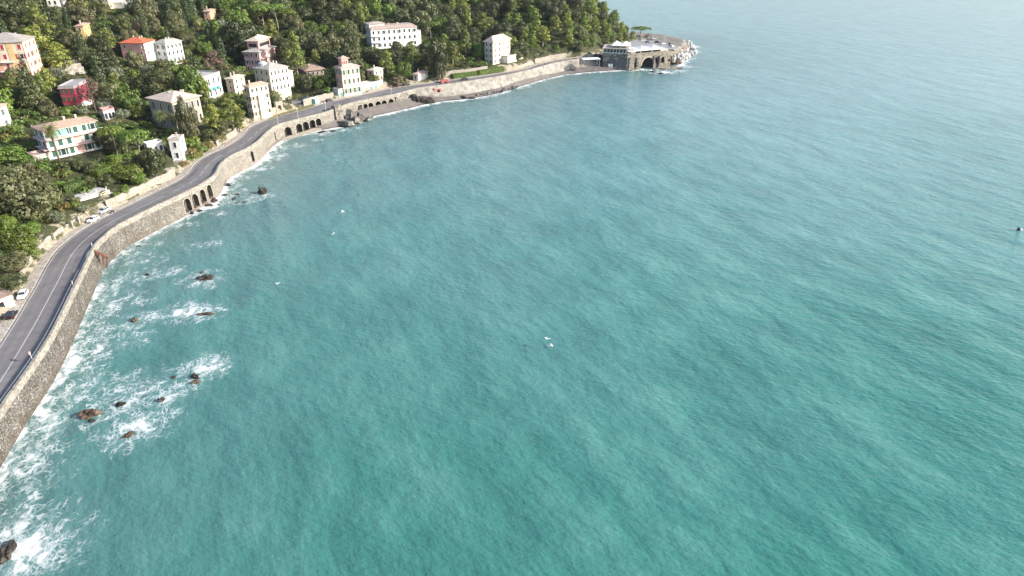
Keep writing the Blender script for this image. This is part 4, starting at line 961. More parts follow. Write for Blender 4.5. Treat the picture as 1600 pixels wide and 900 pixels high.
slab(a, 'green_door', -2.9, -1.4, -1.58, -1.5, -.6, 1.6, plain((.03, .22, .15)))
o, h = house('tower_white', 'white_tower_house', 'narrow white tower house standing directly above the road bend', (.8, .79, .78), roof='flat', rcol=(.6, .52, .46), st=2, front=1, left=1, styles=('plain',), ww=1.0, chim=1)
a = annex(o, -2.4, -.5, 3.2, 3.6, -3.2, 3.4, (.74, .72, .7), roof='flat', rcol=(.5, .48, .45), name='porch'); slab(a, 'doorway', -1.6, -.5, -.58, -.5, -2.8, -.6, dark_m)
house('beige', 'beige_villa', 'beige villa with a broad pale tiled roof behind two palms', (.42, .37, .3), rcol=PALET, st=2, front=5, left=3, styles=('plain', 'open'), shut=(.2, .2, .16), rise=2.4, ov=.9, chim=3)
o, h = house('blue_white', 'pale_blue_house', 'pale blue-white house with green awnings half hidden by a rounded pine', (.62, .64, .68), roof='flat', rcol=(.4, .38, .36), st=2, front=4, left=3, styles=('plain',), chim=1, cat='house')
for k in range(3):
    m = MB(); x0 = h['w']*(.3+.2*k); zz = h['h']*.42; m.face([(x0, -.1, zz+.9), (x0+1.9, -.1, zz+.9), (x0+1.9, -1.4, zz), (x0, -1.4, zz)]); m.face([(x0, -1.4, zz-.03), (x0+1.9, -1.4, zz-.03), (x0+1.9, -.1, zz+.86), (x0, -.1, zz+.86)]); m.build('awning', plain((.08, .38, .33), .7), o)
slab(o, 'terrace', h['w']*.2, h['w']+2.5, -3.5, -.1, -2.5, -.3, plaster((.72, .72, .7)))
house('turret', 'turret_house', 'small square cream house with a pyramid roof beside the tall cream block', (.64, .52, .36), rcol=PALET, st=3, front=2, left=1, styles=('plain',), wall_left=(.5, .36, .27), chim=2, cat='house')
o, h = house('tall_cream', 'tall_cream_block', 'tall cream apartment house rising straight from the road edge', (.72, .65, .5), rcol=TERRA, st=4, front=4, left=2, styles=('open', 'plain'), shut=(.3, .24, .17), wall_left=(.56, .45, .3), chim=1, cat='apartment house', ww=.95, rise=1.2)
slab(o, 'bay', h['w']*.34, h['w']*.66, -1.1, -.02, 0, h['h']*.72, plaster((.74, .68, .54)))
# pink villa with a set back upper tower
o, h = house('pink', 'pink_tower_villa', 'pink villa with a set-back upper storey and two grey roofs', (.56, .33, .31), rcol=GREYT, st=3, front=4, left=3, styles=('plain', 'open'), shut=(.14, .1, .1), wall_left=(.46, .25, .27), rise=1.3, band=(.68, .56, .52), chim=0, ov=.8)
tw = annex(o, h['w']*.22, h['d']*.2, h['w']*.72, h['d']*.72, h['h']+.3, 4.6, (.54, .32, .31), rcol=PALET, name='upper_storey', ov=.9, rise=1.8)
slab(tw, 'window_band', h['w']*.3, h['w']*.9, h['d']*.2-.05, h['d']*.2, h['h']+1.9, h['h']+3.6, glass_m); slab(tw, 'window_band', h['w']*.22-.05, h['w']*.22, h['d']*.3, h['d']*.82, h['h']+1.9, h['h']+3.6, glass_m)
m = MB(); m.tube([(h['w']*.55, h['d']*.5, h['h']+6.4), (h['w']*.55, h['d']*.5, h['h']+7.6)], [.8, .5], 10); m.build('roof_lantern', plaster(WHITE), tw)
slab(o, 'balcony', h['w']*.05, h['w']*.5, -1.4, 0, h['h']*.66, h['h']*.66+.2, plaster((.68, .56, .54)))
o, h = house('cream_rows', 'cream_villa', 'cream villa with two rows of small dark windows and a grey roof', (.7, .64, .5), rcol=GREYT, st=3, front=5, left=3, styles=('plain',), wall_left=(.6, .54, .42), ov=.6, chim=2, ww=.9, skipl=((0, 0),))
w2_ = annex(o, h['w']-.05, h['d']*.2, h['w']*.4, h['d']*.7, 0, h['h']*.72, (.74, .7, .6), rcol=PALET, name='wing')
m = MB(); m.tube([(h['w']*.3, h['d']*.72, h['h']+.5), (h['w']*.3, h['d']*.72, h['h']+2.3), (h['w']*.3, h['d']*.72, h['h']+3.3)], [2.4, 2.3, .3], 14); m.build('grey_dome', plaster((.45, .46, .48)), o)
house('low_brown', 'low_brown_house', 'low brown-roofed house half sunk in greenery beside the cream villa', (.34, .25, .2), rcol=(.34, .24, .19), st=1, front=4, left=1, styles=('plain',), ov=1.0, rise=1.6, chim=1, cat='house')
o, h = house('belvedere', 'belvedere_house', 'cream and pink house with a small rooftop turret by the low white garages', (.68, .57, .42), rcol=(.48, .38, .34), st=3, front=4, left=2, styles=('open', 'plain'), shut=(.2, .3, .22), wall_left=(.56, .33, .28), chim=1, cat='house', rise=1.2)
t_ = annex(o, h['w']*.12, h['d']*.15, h['w']*.36, h['d']*.5, h['h'], 4.3, (.62, .36, .31), rcol=(.5, .33, .28), name='turret', rise=1.2, ov=.6)
for k in range(3): slab(t_, 'window', h['w']*(.16+.1*k), h['w']*(.21+.1*k), h['d']*.15-.05, h['d']*.15, h['h']+1.7, h['h']+3.2, glass_m)
house('small_cream', 'small_cream_house', 'small cream house in the trees behind the end of the garages', (.7, .6, .46), rcol=PALET, st=2, front=2, left=1, styles=('plain',), wall_left=(.6, .4, .3), chim=1, cat='house')
o, h = house('small_white', 'white_cottage', 'little white cottage with a pale pink roof and a lawn on the shore road', (.82, .8, .78), rcol=(.6, .42, .37), st=1, front=0, left=1, styles=('plain',), wall_left=(.7, .68, .66), chim=1, cat='cottage', rise=1.0)
# the grand white villa in the wood
o, h = house('grand', 'grand_white_villa', 'grand long white villa with brownish roof terraces in the wood above the beach', (.82, .8, .78), rcol=(.34, .27, .24), st=3, front=9, left=3, styles=('plain', 'plain', 'open'), shut=(.22, .27, .27), wall_left=(.66, .7, .78), chim=4, flat=.55, rise=1.7, ov=.5, ww=1.2, skip=((0, 5), (0, 6)))  # left flank bluer and darker: its shade is put into the wall colour
w_, hh, dd = h['w'], h['h'], h['d']
slab(o, 'roof_terrace', 0, w_*.32, dd*.2, dd*.95, hh+.3, hh+2.9, plaster((.7, .66, .62))); hip_roof(w_*.32, dd*.75, .5, .9, 0, 0, dd*.2, hh+2.9).build('terrace_roof', rooftile((.42, .35, .31)), o)
annex(o, w_-.05, dd*.1, w_*.1, dd*.6, 0, hh*.72, (.8, .78, .76), roof='flat', rcol=(.5, .5, .5), name='wing')
for s_ in (1, 2): slab(o, 'balcony', w_*.03, w_*.2, -1.3, 0, hh/3*s_-.1, hh/3*s_+.15, plaster(WHITE)); 
o, h = house('end_villa', 'end_villa', 'tall cream villa with a pinkish hip roof near the end of the promenade', (.76, .7, .54), rcol=(.44, .34, .32), st=4, front=4, left=2, styles=('open', 'plain'), shut=(.4, .36, .28), wall_left=(.55, .5, .44), chim=3, rise=3.2, ov=.9)
w_, hh, dd = h['w'], h['h'], h['d']
annex(o, w_*.5, -4.6, w_*.55, 4.5, -2, 5.6, (.74, .71, .66), roof='flat', rcol=(.55, .5, .44), name='lower_wing'); slab(o, 'terrace', w_*1.06, w_*1.5, -4, 3, .2, 1.4, plaster((.62, .56, .46)))
house('ochre', 'ochre_house', 'small ochre house buried in the trees uphill of the crimson villa', (.62, .42, .18), rcol=TERRA, st=2, front=2, left=1, styles=('plain',), cat='house')
house('pink_white', 'pink_white_hut', 'tiny white hut with a pinkish roof terrace above the long white villa', (.76, .66, .68), roof='flat', rcol=(.5, .25, .25), st=1, front=3, left=1, styles=('plain',), chim=0, cat='hut', shut=(.3, .06, .06))
house('orange_top', 'orange_turret', 'narrow orange-walled house poking out of the dark trees on the upper slope', (.62, .4, .26), rcol=TERRA, st=2, front=1, left=1, styles=('plain',), cat='house', wall_left=(.6, .3, .2))
house('behind_pine', 'white_outbuilding', 'low white outbuilding partly screened by the leaning umbrella pine', (.8, .79, .78), roof='flat', rcol=(.6, .58, .55), st=1, front=3, left=1, styles=('plain',), chim=0, cat='outbuilding')
# ================================================================ ROADSIDE, BEACH AND SMALL THINGS
pale_wall = stone((.2, .177, .147), (.3, .272, .232), (.4, .37, .325), 2.6, 'pale_garden_wall', .12)
def road_wall(name, pa, pb, off_, hgt, label, mat_=None, thick=.5, ragged=.35, cap=True):
    i, j = sorted((near_idx(EDGE, G(*pa, ZR)), near_idx(EDGE, G(*pb, ZR)))); line = offset(EDGE, -off_)[i:j+1]
    m = MB(); o2 = offset(EDGE, -off_-thick)[i:j+1]; n_ = len(line)
    hz = ZR + hgt + ragged*np.array([vnoise(a[0]*3, a[1]*3, .25, 3) for a in line])
    for k in range(n_): m.v += [(*line[k], ZR-.3), (*(line[k]+(o2[k]-line[k])*.25), hz[k]), (*o2[k], hz[k]+.05), (*o2[k], ZR-.3)]
    for k in range(n_-1):
        for q in range(4): a, b = k*4+q, k*4+(q+1) % 4; m.f.append((a, b, b+4, a+4)); m.mi.append(0)
    m.f.append((3, 2, 1, 0)); m.f.append(tuple((n_-1)*4+q for q in range(4))); m.mi += [0, 0]
    o = link(name, fix_normals(m.mesh(name, mat_ or pale_wall))); return tag(o, label, 'wall')
road_wall('garden_wall', (0, 500), (44, 462), 7.2, 1.4, 'low pale wall closing the lay-by where the black car is parked')
road_wall('garden_wall', (50, 452), (118, 366), 3.4, 2.2, 'pale rocky wall under the green bushes at the first bend')
road_wall('garden_wall', (121, 363), (150, 346), 3.6, 2.0, 'pale garden wall with gate piers just before the parked white cars')
road_wall('garden_wall', (182, 330), (292, 276), 3.2, 3.0, 'long pale stone retaining wall below the long white villa')
road_wall('garden_wall', (304, 252), (345, 232), 3.2, 1.3, 'low wall under the yellowing shrubs by the white tower house')
road_wall('garden_wall', (348, 230), (392, 196), 3.0, 2.6, 'pale rocky cutting on the inside of the sharp bend')
road_wall('garden_wall', (486, 168), (528, 156), 3.4, 3.4, 'pale rubble slope behind the kiosk')
road_wall('garden_wall', (640, 134), (690, 127), 4.5, 1.2, 'low wall in front of the cottage lawn')
road_wall('garden_wall', (690, 127), (770, 117), 4.0, 4.4, 'white limestone cutting beside the far promenade road')
road_wall('garden_wall', (772, 116), (838, 102), 3.0, 2.2, 'pale wall along the road at the foot of the end villa')
road_wall('garden_wall', (842, 101), (890, 91), 3.0, 3.0, 'pale bank where the far road enters the headland wood')
# low white garages by the road
def along(px, py, off_): i = near_idx(EDGE, G(px, py, ZR)); q = offset(EDGE, -off_)[i]; t = EDGE[min(i+3, len(EDGE)-1)]-EDGE[max(i-3, 0)]; return q, math.atan2(t[1], t[0])
qa, _ = along(534, 155, 3.4); qb, _ = along(604, 140, 3.4); t = (qb-qa); L_ = np.linalg.norm(t); rz = math.atan2(t[1], t[0])
g_ = thing('garage_row', 'long low white garage block with green doors beside the road', 'garages', (*qa, ZR), rz)
m = MB(); m.box((L_/2, 2.5, 1.6), (L_, 5, 4.6)); m.build('wall', plaster(WHITE), g_); flat_roof(L_, 5, .1, 0, 0, 3.9, .4).build('roof', plaster((.6, .57, .52)), g_)
for k in range(9):
    x_ = L_*(k+.5)/9; m = MB(); m.box((x_, -.03, 1.25), (1.9, .1, 2.4)); m.build('garage_door', plain([(.12, .25, .2), (.16, .3, .25), (.3, .27, .22)][k % 3]), g_)
# gate house, greenhouse, arches, gateway
q, rz = along(6, 520, 8.6)
x, y, z, _t = hit(8, 476, 0); o = thing('gate_hut', 'small dark-roofed white gate hut above the parked black car', 'hut', (x-1, y, ZR), R(60))
m = MB(); m.box((0, 0, 1.4), (4.5, 3.2, 3.4)); m.build('wall', plaster((.7, .68, .64)), o); hip_roof(4.5, 3.2, .35, .9, 0, -2.25, -1.6, 3.1).build('roof', rooftile((.2, .14, .12)), o)
m = MB(); m.box((-.6, -1.63, 1.1), (1.4, .08, 2.2)); m.build('door', dark_m, o)
x, y, z, _t = hit(140, 301, .5); o = thing('white_terrace', 'white canvas-covered garden terrace with a white wall above the parked cars', 'terrace', (x, y, z), R(62))
m = MB(); m.box((0, .6, .45), (9.5, 5.2, .22)); m.build('canopy', plain((.46, .46, .46), .8), o)
m = MB(); m.box((0, -2.5, -.9), (10, .4, 2.4)); m.build('terrace_wall', plaster(WHITE), o)
m = MB(); m.box((0, -.2, -.6), (10, 4.2, .4)); m.build('paving', pave_m, o)
for k in range(4): m = MB(); m.box((-5.2+k*3.45, -1.0, .4), (.14, .14, 1.5)); m.build('post', white_m, o)
q, rz = along(168, 337, 4.6)
o = thing('parking_bay_wall', 'white rendered wall round the bay where two white cars are parked', 'wall', (*q, ZR), rz)
m = MB(); m.box((1.5, 1.4, 1.3), (13, .35, 2.6)); m.build('back_wall', plaster(WHITE), o)
m = MB(); m.box((8.1, .2, 1.0), (.35, 2.6, 2.0)); m.build('end_wall', plaster(WHITE), o)
for k, (a, b) in enumerate([(82, 377), (115, 357), (121, 353)]):
    q, rz = along(a, b, 2.9); m = MB(); m.box((0, 0, 1.3), (.55, .55, 2.6)); m.box((0, 0, 2.7), (.75, .75, .2)); pm = m.build('gate_pier', pale_wall); pm.location = (*q, ZR); pm.rotation_euler = (0, 0, rz)
    tag(pm, ['pale square gate pier standing alone beside the pavement at the bend', 'pale gate pier before the parked cars, lower one of its pair', 'pale gate pier before the parked cars, upper one of its pair'][k], 'gate pier')
q, rz = along(448, 178, 4.0); o = thing('stone_gateway', 'pale stone gateway arch into the garden of the cream villa', 'gateway', (*q, ZR), rz)
m = MB(); m.box((0, 0, 2.6), (4.2, 1.2, 5.4)); cutm = MB(); arch_prism(cutm, np.array((0., 0.)), np.array((1., 0.)), np.array((0., -1.)), 2.0, -.5, 3.8, 2, 2)
cm = fix_normals(cutm.mesh('c', pale_wall)); b_ = bmesh.new(); b_.from_mesh(cm); bmesh.ops.remove_doubles(b_, verts=b_.verts, dist=.001); bmesh.ops.recalc_face_normals(b_, faces=b_.faces); b_.to_mesh(cm); b_.free()
link('arch', boolean_cut(m.mesh('arch', pale_wall), cm, [pale_wall]), o); m = MB(); m.box((0, 0, 5.4), (4.6, 1.5, .3)); m.build('cornice', pale_wall, o)
qa, _ = along(416, 188, 3.4); t = q-qa; m = MB(); m.box((np.linalg.norm(t)/2-1, 0, 1.5), (np.linalg.norm(t)-3, .5, 3.6)); w_ = m.build('garden_wall', stone((.28, .22, .12), (.42, .35, .22), (.52, .46, .34), .9, 'yellow_garden_wall', .12)); w_.location = (*qa, ZR); w_.rotation_euler = (0, 0, math.atan2(t[1], t[0])); tag(w_, 'yellowish garden wall running from the tall cream block to the stone gateway', 'wall')
# traffic island grass between the two roads
m = MB(); pts = [G(a, b, ZR+.1) for a, b in ((418, 187), (440, 180), (470, 172), (492, 166), (488, 163), (462, 168), (432, 177))]; m.prism([tuple(a) for a in pts][::-1], ZR-.1, ZR+.18)
tag(m.build('verge_island', stone((.09, .1, .03), (.16, .15, .06), (.26, .22, .12), 1.2, 'dry_grass_soil', .1)), 'dry grass island beside the road below the cream villa', 'verge')
m = MB(); pts = [G(a, b, ZR+.05) for a, b in ((458, 168), (486, 160), (492, 153), (478, 150), (455, 158))]; m.prism([tuple(a) for a in pts], ZR-.2, ZR+.09)
tag(m.build('parking_area', plain((.2, .195, .2), .85)), 'grey asphalt car park below the low brown house', kind='structure')
x, y, z, _t = hit(112, 116, 0); o = thing('terrace_wall', 'weathered pale stone terrace walls stepping up behind the crimson villa', 'wall', (x, y, z), R(42))
for k in range(3): m = MB(); m.box((k*1.0, 2.2*k, 1.2+1.3*k), (11-k*2.5, .6, 3.2)); m.build('wall_tier', stone((.25, .22, .18), (.36, .33, .29), (.5, .47, .42), .8, 'terrace_stone', .2), o)
# ---- rails, sign, posts
steel = plain((.42, .44, .47), .4, .7); postw = plain((.7, .7, .7), .5)
def ground_dir(px, py, off_): 
    i = near_idx(SHORE_TOP, G(px, py, ZT)); q = offset(SHORE_TOP, off_)[i]; t = SHORE_TOP[min(i+2, len(SHORE_TOP)-1)]-SHORE_TOP[max(0, i-2)]; return q, math.atan2(t[1], t[0]), i
_, _, ia = ground_dir(-40, 700, 0); _, _, ib = ground_dir(131, 412, 0); ln_ = offset(SHORE_TOP, -1.15)[ia:ib]
o = thing('guard_rail', 'grey steel guard rail between the road and the parapet at the first bend', 'guard rail', (*ln_[0], ZR)); zq = Vector((*ln_[0], ZR))
m = MB()
for zz, r_ in ((.55, .05), (.72, .06), (.88, .05)): m.tube([(a[0]-zq.x, a[1]-zq.y, zz) for a in ln_[::2]], r_, 5)
m.build('rail', steel, o)
for a in ln_[::2]: m = MB(); m.box((a[0]-zq.x, a[1]-zq.y, .42), (.1, .1, .9)); m.build('rail_post', steel, o)
def pole(name, px, py, hgt, label, cat, off_=-.05, base=ZT, group=None):
    q, rz, _i = ground_dir(px, py, off_); o = thing(name, label, cat, (*q, base), rz, group); m = MB(); m.tube([(0, 0, -.1), (0, 0, hgt)], .055, 7); m.build('post', postw, o); return o
o = pole('road_sign', 51, 557, 2.3, 'round red-rimmed road sign on a grey post by the parapet, seen nearly edge on', 'road sign', -.7, ZR)
m = MB(); m.tube([(0, .06, 2.3), (0, .1, 2.3)], .42, 20); m.rot(0); s_ = m.build('sign_disc', plain((.55, .09, .05), .5), o)
m = MB(); m.tube([(0, .03, 2.3), (0, .05, 2.3)], .40, 20); m.build('sign_back', plain((.5, .35, .3), .5), o)
m = MB(); m.tube([(0, .101, 2.3), (0, .11, 2.3)], .28, 20); m.build('sign_face', plain((.7, .68, .66), .5), o)
for a, b, lb in ((142, 386, 'short white marker post on the parapet where the guard rail ends'), (113, 444, 'short white marker post halfway along the guard rail')):
    o = pole('marker_post', a, b, 1.7, lb, 'post', -.5, ZR+.3); m = MB(); m.box((0, 0, 1.55), (.16, .1, .45)); m.build('reflector', white_m, o)
for a, b, lb, c_ in ((434, 194, 'tall thin pole with a red top on the parapet above the first beach arches', (.6, .08, .05)), (463, 185, 'tall thin white pole on the parapet above the middle beach arches', (.75, .75, .75)), (614, 147, 'tall thin pole with a red band at the end of the arches', (.6, .12, .1)), (519, 176, 'slim pole on the parapet above the ruined pier', (.7, .7, .7))):
    o = pole('lamp_post', a, b, 4.6, lb, 'pole'); m = MB(); m.box((0, 0, 4.5), (.3, .3, .5)); m.build('lamp_head', plain(c_), o)
q, rz, _ = ground_dir(136, 402, .1); o = thing('barrier_gate', 'grey steel barrier at the gap in the parapet above the rusty ramp', 'barrier', (*q, ZT), rz)
for k in range(4): m = MB(); m.box((0, 0, .2+.28*k), (3.4, .05, .06)); m.build('bar', steel, o)
for k in (-1.7, 0, 1.7): m = MB(); m.box((k, 0, .5), (.1, .1, 1.2)); m.build('post', steel, o)
rust = stone((.08, .026, .015), (.15, .05, .028), (.23, .09, .052), 1.2, 'rusty_steel', .03, .8)
a_ = np.array((*G(148, 391.5, 7.2), 7.2)); b_2 = np.array((*G(168, 401.5, 4.6), 4.6)); o = thing('rusty_ramp', 'rust-red steel slipway beam jutting from the sea wall', 'ramp', tuple(a_))
m = MB(); d_ = Vector(b_2-a_); sd_ = Vector((-d_.y, d_.x, 0)).normalized()*.55
for s_ in (1,): m.face([sd_, d_+sd_, d_-sd_, -sd_]); m.face([sd_-Vector((0, 0, .5)), -sd_-Vector((0, 0, .5)), d_-sd_-Vector((0, 0, .5)), d_+sd_-Vector((0, 0, .5))]); m.face([-sd_, d_-sd_, d_-sd_-Vector((0, 0, .5)), -sd_-Vector((0, 0, .5))]); m.face([d_+sd_, sd_, sd_-Vector((0, 0, .5)), d_+sd_-Vector((0, 0, .5))]); m.face([d_-sd_, d_+sd_, d_+sd_-Vector((0, 0, .5)), d_-sd_-Vector((0, 0, .5))])
m.build('beam', rust, o)
for k in (.25, .6, .9): m = MB(); q = d_*k; m.tube([tuple(q-Vector((0, 0, .4))), (q.x-.8, q.y, q.z-3.6)], .12, 6); m.build('strut', rust, o)
# ---- cars
tyre_m = plain((.02, .02, .02), .8); rim_m = plain((.4, .4, .42), .35, .8); lamp_m = plain((.75, .76, .78), .2); red_l = plain((.35, .02, .02), .3)
def car_proto(paint_c, L_=3.9, W=1.7, H_=1.48, hatch=True):
    pm = plain(paint_c, .25, 0, .6); b = MB(); hw = W/2
    prof = [(-L_/2, .35), (-L_/2, .85), (-L_/2+.12, .95), (-L_/2+.55, .98), (L_/2-1.15, .95), (L_/2-.15, .78), (L_/2, .6), (L_/2, .32)]
    for s_ in (-1, 1): b.v += [(x_, s_*hw*(1 if z_ < .9 else .96), z_) for x_, z_ in prof]
    n_ = len(prof)
    for i in range(n_): j = (i+1) % n_; b.f.append((i, j, n_+j, n_+i)); b.mi.append(0)
    b.f += [tuple(range(n_-1, -1, -1)), tuple(range(n_, 2*n_))]; b.mi += [0, 0]
    rf = [(-L_/2+.5, H_-.06), (-L_/2+.75, H_), (L_/2-1.9, H_), (L_/2-2.05, H_-.03)]
    b.box(((rf[1][0]+rf[2][0])/2, 0, H_-.035), (rf[2][0]-rf[1][0]+.5, W*.78, .07))
    for sx_ in (rf[1][0]-.2, (rf[1][0]+rf[2][0])/2, rf[2][0]+.25):
        for s_ in (-1, 1): b.tube([(sx_*1.0+(.35 if sx_ > 0 else -.08), s_*hw*.9, .95), (sx_, s_*hw*.76, H_-.04)], .05, 4)
    g = MB(); x0, x1, x2, x3 = -L_/2+.22, -L_/2+.62, L_/2-1.75, L_/2-1.12
    lo = [(x0, hw*.9), (x3, hw*.9), (x3, -hw*.9), (x0, -hw*.9)]; hi = [(x1, hw*.74), (x2, hw*.74), (x2, -hw*.74), (x1, -hw*.74)]
    for i in range(4): j = (i+1) % 4; g.face([(*lo[i], .94), (*hi[i], H_-.08), (*hi[j], H_-.08), (*lo[j], .94)])
    w_ = MB(); w_.tube([(0, -.1, 0), (0, .1, 0)], .31, 14); r_ = MB(); r_.tube([(0, -.11, 0), (0, .11, 0)], .19, 10)
    hl = MB(); hl.box((0, 0, 0), (.14, .34, .17))
    return dict(body=b.mesh('body', pm), glass=g.mesh('window_glass', glass_m), tyre=w_.mesh('tyre', tyre_m), rim=r_.mesh('rim', rim_m), hl=hl.mesh('headlight', lamp_m), tl=hl.mesh('tail_light', red_l), L=L_, W=W)
def car(name, p, x, y, z, rz, label, group=None):
    o = thing(name, label, 'car', (x, y, z), rz, group); link('body', p['body'], o); link('window_glass', p['glass'], o)
    for sx_ in (-1, 1):
        for sy_ in (-1, 1):
            w_ = link('wheel', p['tyre'], o); w_.location = (sx_*p['L']*.31, sy_*(p['W']/2-.1), .31); link('rim', p['rim'], w_)
    for sy_ in (-1, 1):
        a = link('headlight', p['hl'], o); a.location = (p['L']/2-.06, sy_*p['W']*.36, .68)
        a = link('tail_light', p['tl'], o); a.location = (-p['L']/2+.05, sy_*p['W']*.38, .78)
    return o
cw = car_proto((.78, .78, .77)); cb = car_proto((.012, .012, .014), 3.7, 1.68, 1.5); cg = car_proto((.5, .52, .54), 4.1, 1.75, 1.5); cbl = car_proto((.1, .16, .24)); cdk = car_proto((.035, .04, .05), 4.1)
def edge_rz(px, py): i = near_idx(EDGE, G(px, py, ZR)); t = EDGE[min(i+4, len(EDGE)-1)]-EDGE[max(i-4, 0)]; return math.atan2(t[1], t[0])
for nm, p, a, b, flip, lb in (('parked_car', cw, 37, 464, math.pi, 'small white hatchback parked beside the road at the lay-by wall'), ('parked_car', cb, 19.5, 495, 0, 'small black hatchback with a dark red interior parked in the lay-by'),
        ('parked_car', cw, 146, 346, math.pi, 'white car parked nose out at the garden wall bend, nearer of the white pair'), ('parked_car', cg, 163, 332, math.pi, 'white-grey car parked under the white bay wall, farther of the white pair')):
    q = G(a, b, ZR); car(nm, p, q[0], q[1], ZR+.11, edge_rz(a+8, b+4)+flip, lb)
for p, a, b, rz, lb in ((cdk, 472, 155.5, .3, 'dark grey car parked nearest the brown house in the small car park'), (cbl, 483, 153.5, .4, 'silver-blue car parked at the far edge of the small car park'), (cbl, 476, 160, .1, 'blue car parked nearest the road in the small car park'), (cdk, 514, 157.5, 1.0, 'dark car stopped beside the green and white kiosk')):
    q = G(a, b, ZR+.5); car('parked_car', p, q[0], q[1], ZR+.11, rz, lb)
for p, a, b, lb in ((cdk, 635, 133, 'dark car on the far road beside the reddish bush'), (cdk, 727, 124, 'dark car under the white limestone cutting')):
    q = G(a, b, ZR+.4); car('parked_car', p, q[0], q[1], ZR+.12, edge_rz(a, b), lb)
for p, a, b, rz, lb in ((cdk, 998, 57, .2, 'dark car parked at the far side of the headland car park'), (cw, 1005, 63, .1, 'white car in the middle of the headland car park'), (cdk, 1027, 66, -.2, 'dark car close behind the headland marquee'), (cg, 1021, 60, .3, 'silver car at the far edge of the headland car park'), (cw, 1036, 68, .5, 'white car at the sea end of the headland car park'), (cw, 1050, 72, .9, 'white car nearest the boulders on the headland'), (cbl, 1012, 66, .2, 'blue car between the white and dark cars of the headland car park'), (cdk, 1048, 69, .7, 'dark car at the outer edge of the headland car park')):
    q = G(a, b, 8); car('parked_car', p, q[0], q[1], 7.5, rz, lb)
q = G(176, 333, ZR); o = thing('motor_scooter', 'dark motor scooter standing beside the white-grey parked car', 'scooter', (*q, ZR+.11), 1.2)
m = MB(); m.tube([(-.6, 0, .5), (-.1, 0, .45), (.3, 0, .4), (.55, 0, .95)], [.2, .22, .12, .1], 6); m.build('body', cdk['body'].materials[0], o)
m = MB(); m.box((-.25, 0, .78), (.7, .28, .12)); m.build('seat', dark_m, o)
for sx_ in (-.6, .62): m = MB(); m.tube([(sx_, -.06, .25), (sx_, .06, .25)], .25, 12); m.build('wheel', tyre_m, o)
m = MB(); m.box((.5, 0, 1.05), (.06, .62, .06)); m.build('handlebar', steel, o)
# ---- kiosk, stalls, containers on the promenade
q, rz = along(503, 164, 2.6); o = thing('green_kiosk', 'small turquoise and white kiosk beside the road opposite the ruined pier', 'kiosk', (*q, ZR), rz)
m = MB(); m.box((0, 0, 1.3), (2.6, 2.0, 2.6)); m.build('wall', plain((.25, .55, .5)), o); m = MB(); m.box((0, 0, 2.7), (3.0, 2.4, .2)); m.build('roof', white_m, o); m = MB(); m.box((0, -1.03, 1.5), (1.8, .06, 1.0)); m.build('hatch', white_m, o)
def stall(name, px, py, z, w, d, h_, col, rcol, label, cat, rz=0.3):
    q = G(px, py, z); o = thing(name, label, cat, (*q, z), rz); m = MB(); m.box((0, 0, h_/2), (w, d, h_)); m.build('wall', plain(col), o); m = MB(); m.box((0, 0, h_+.08), (w+.3, d+.3, .16)); m.build('roof', plain(rcol), o)
    m = MB(); m.box((w*.1, -d/2-.02, h_*.45), (w*.4, .05, h_*.7)); m.build('door', dark_m if col[0] < .6 else plain((.4, .2, .16)), o); return o
stall('red_cabin', 695, 134.5, 4.9, 4.2, 2.6, 3.4, (.5, .15, .13), (.5, .18, .16), 'bright red cabin on the upper step of the promenade', 'cabin'); stall('red_cabin', 684, 146, 3.3, 4.0, 2.4, 3.0, (.55, .24, .19), (.66, .5, .45), 'salmon red beach cabin on the lower step of the promenade', 'cabin')
stall('white_cabin', 666, 147, 3.4, 6.0, 2.4, 1.8, (.75, .7, .66), (.72, .62, .56), 'low white and orange beach stall next to the salmon red cabin', 'stall'); stall('dark_cabin', 691, 133, 5.2, 1.6, 1.6, 3.2, (.1, .06, .05), (.08, .05, .05), 'narrow dark brown cabin attached beside the bright red one', 'cabin')
q = G(694, 143.5, 2.6); o = thing('dark_boat', 'small dark boat drawn up on the shingle beside the salmon red cabin', 'boat', (*q, 2.5), .5); hm = MB()
hull = [(-2.2, .6), (-1, .85), (.6, .8), (2.2, .05)]
for s_ in (-1, 1): hm.v += [(a, s_*b, .8) for a, b in hull] + [(a*.85, s_*b*.55, 0) for a, b in hull]
for i in range(3): hm.f += [(i, i+1, 5+i, 4+i), (8+i, 12+i, 13+i, 9+i), (4+i, 5+i, 13+i, 12+i)]
hm.f += [(0, 4, 12, 8), (3, 11, 15, 7)]; hm.mi = [0]*len(hm.f); hm.build('hull', plain((.04, .045, .06)), o); m = MB(); m.box((0, 0, .6), (.4, 1.3, .1)); m.build('thwart', plain((.3, .2, .12)), o)
q = G(645, 147, 2.8); o = thing('dark_tripod', 'dark pyramid-shaped covered frame on the shingle beside the last arches', 'shelter', (*q, 2.4), .4); m = MB(); m.box((0, 0, 1.7), (3.4, 3.0, 3.4), 0, 0, .12); m.build('cover', plain((.09, .07, .065), .8), o); m = MB(); m.tube([(0, 0, 3.3), (0, 0, 4.2)], .07, 5); m.build('pole', steel, o)
x, y, z, _t = hit(574, 90, 0); o = thing('garden_parasol', 'pale blue parasol on a tall pole below the grand white villa', 'parasol', (x, y, z), 0); m = MB(); m.tube([(0, 0, 0), (0, 0, 4.4)], .08, 6); m.build('pole', postw, o); m = MB()
for k in range(8):
    a, b = k*math.pi/4, (k+1)*math.pi/4; m.face([(2*math.cos(a), 2*math.sin(a), 4.2), (2*math.cos(b), 2*math.sin(b), 4.2), (0, 0, 4.9)])
m.build('canopy', plain((.25, .5, .62), .7), o)
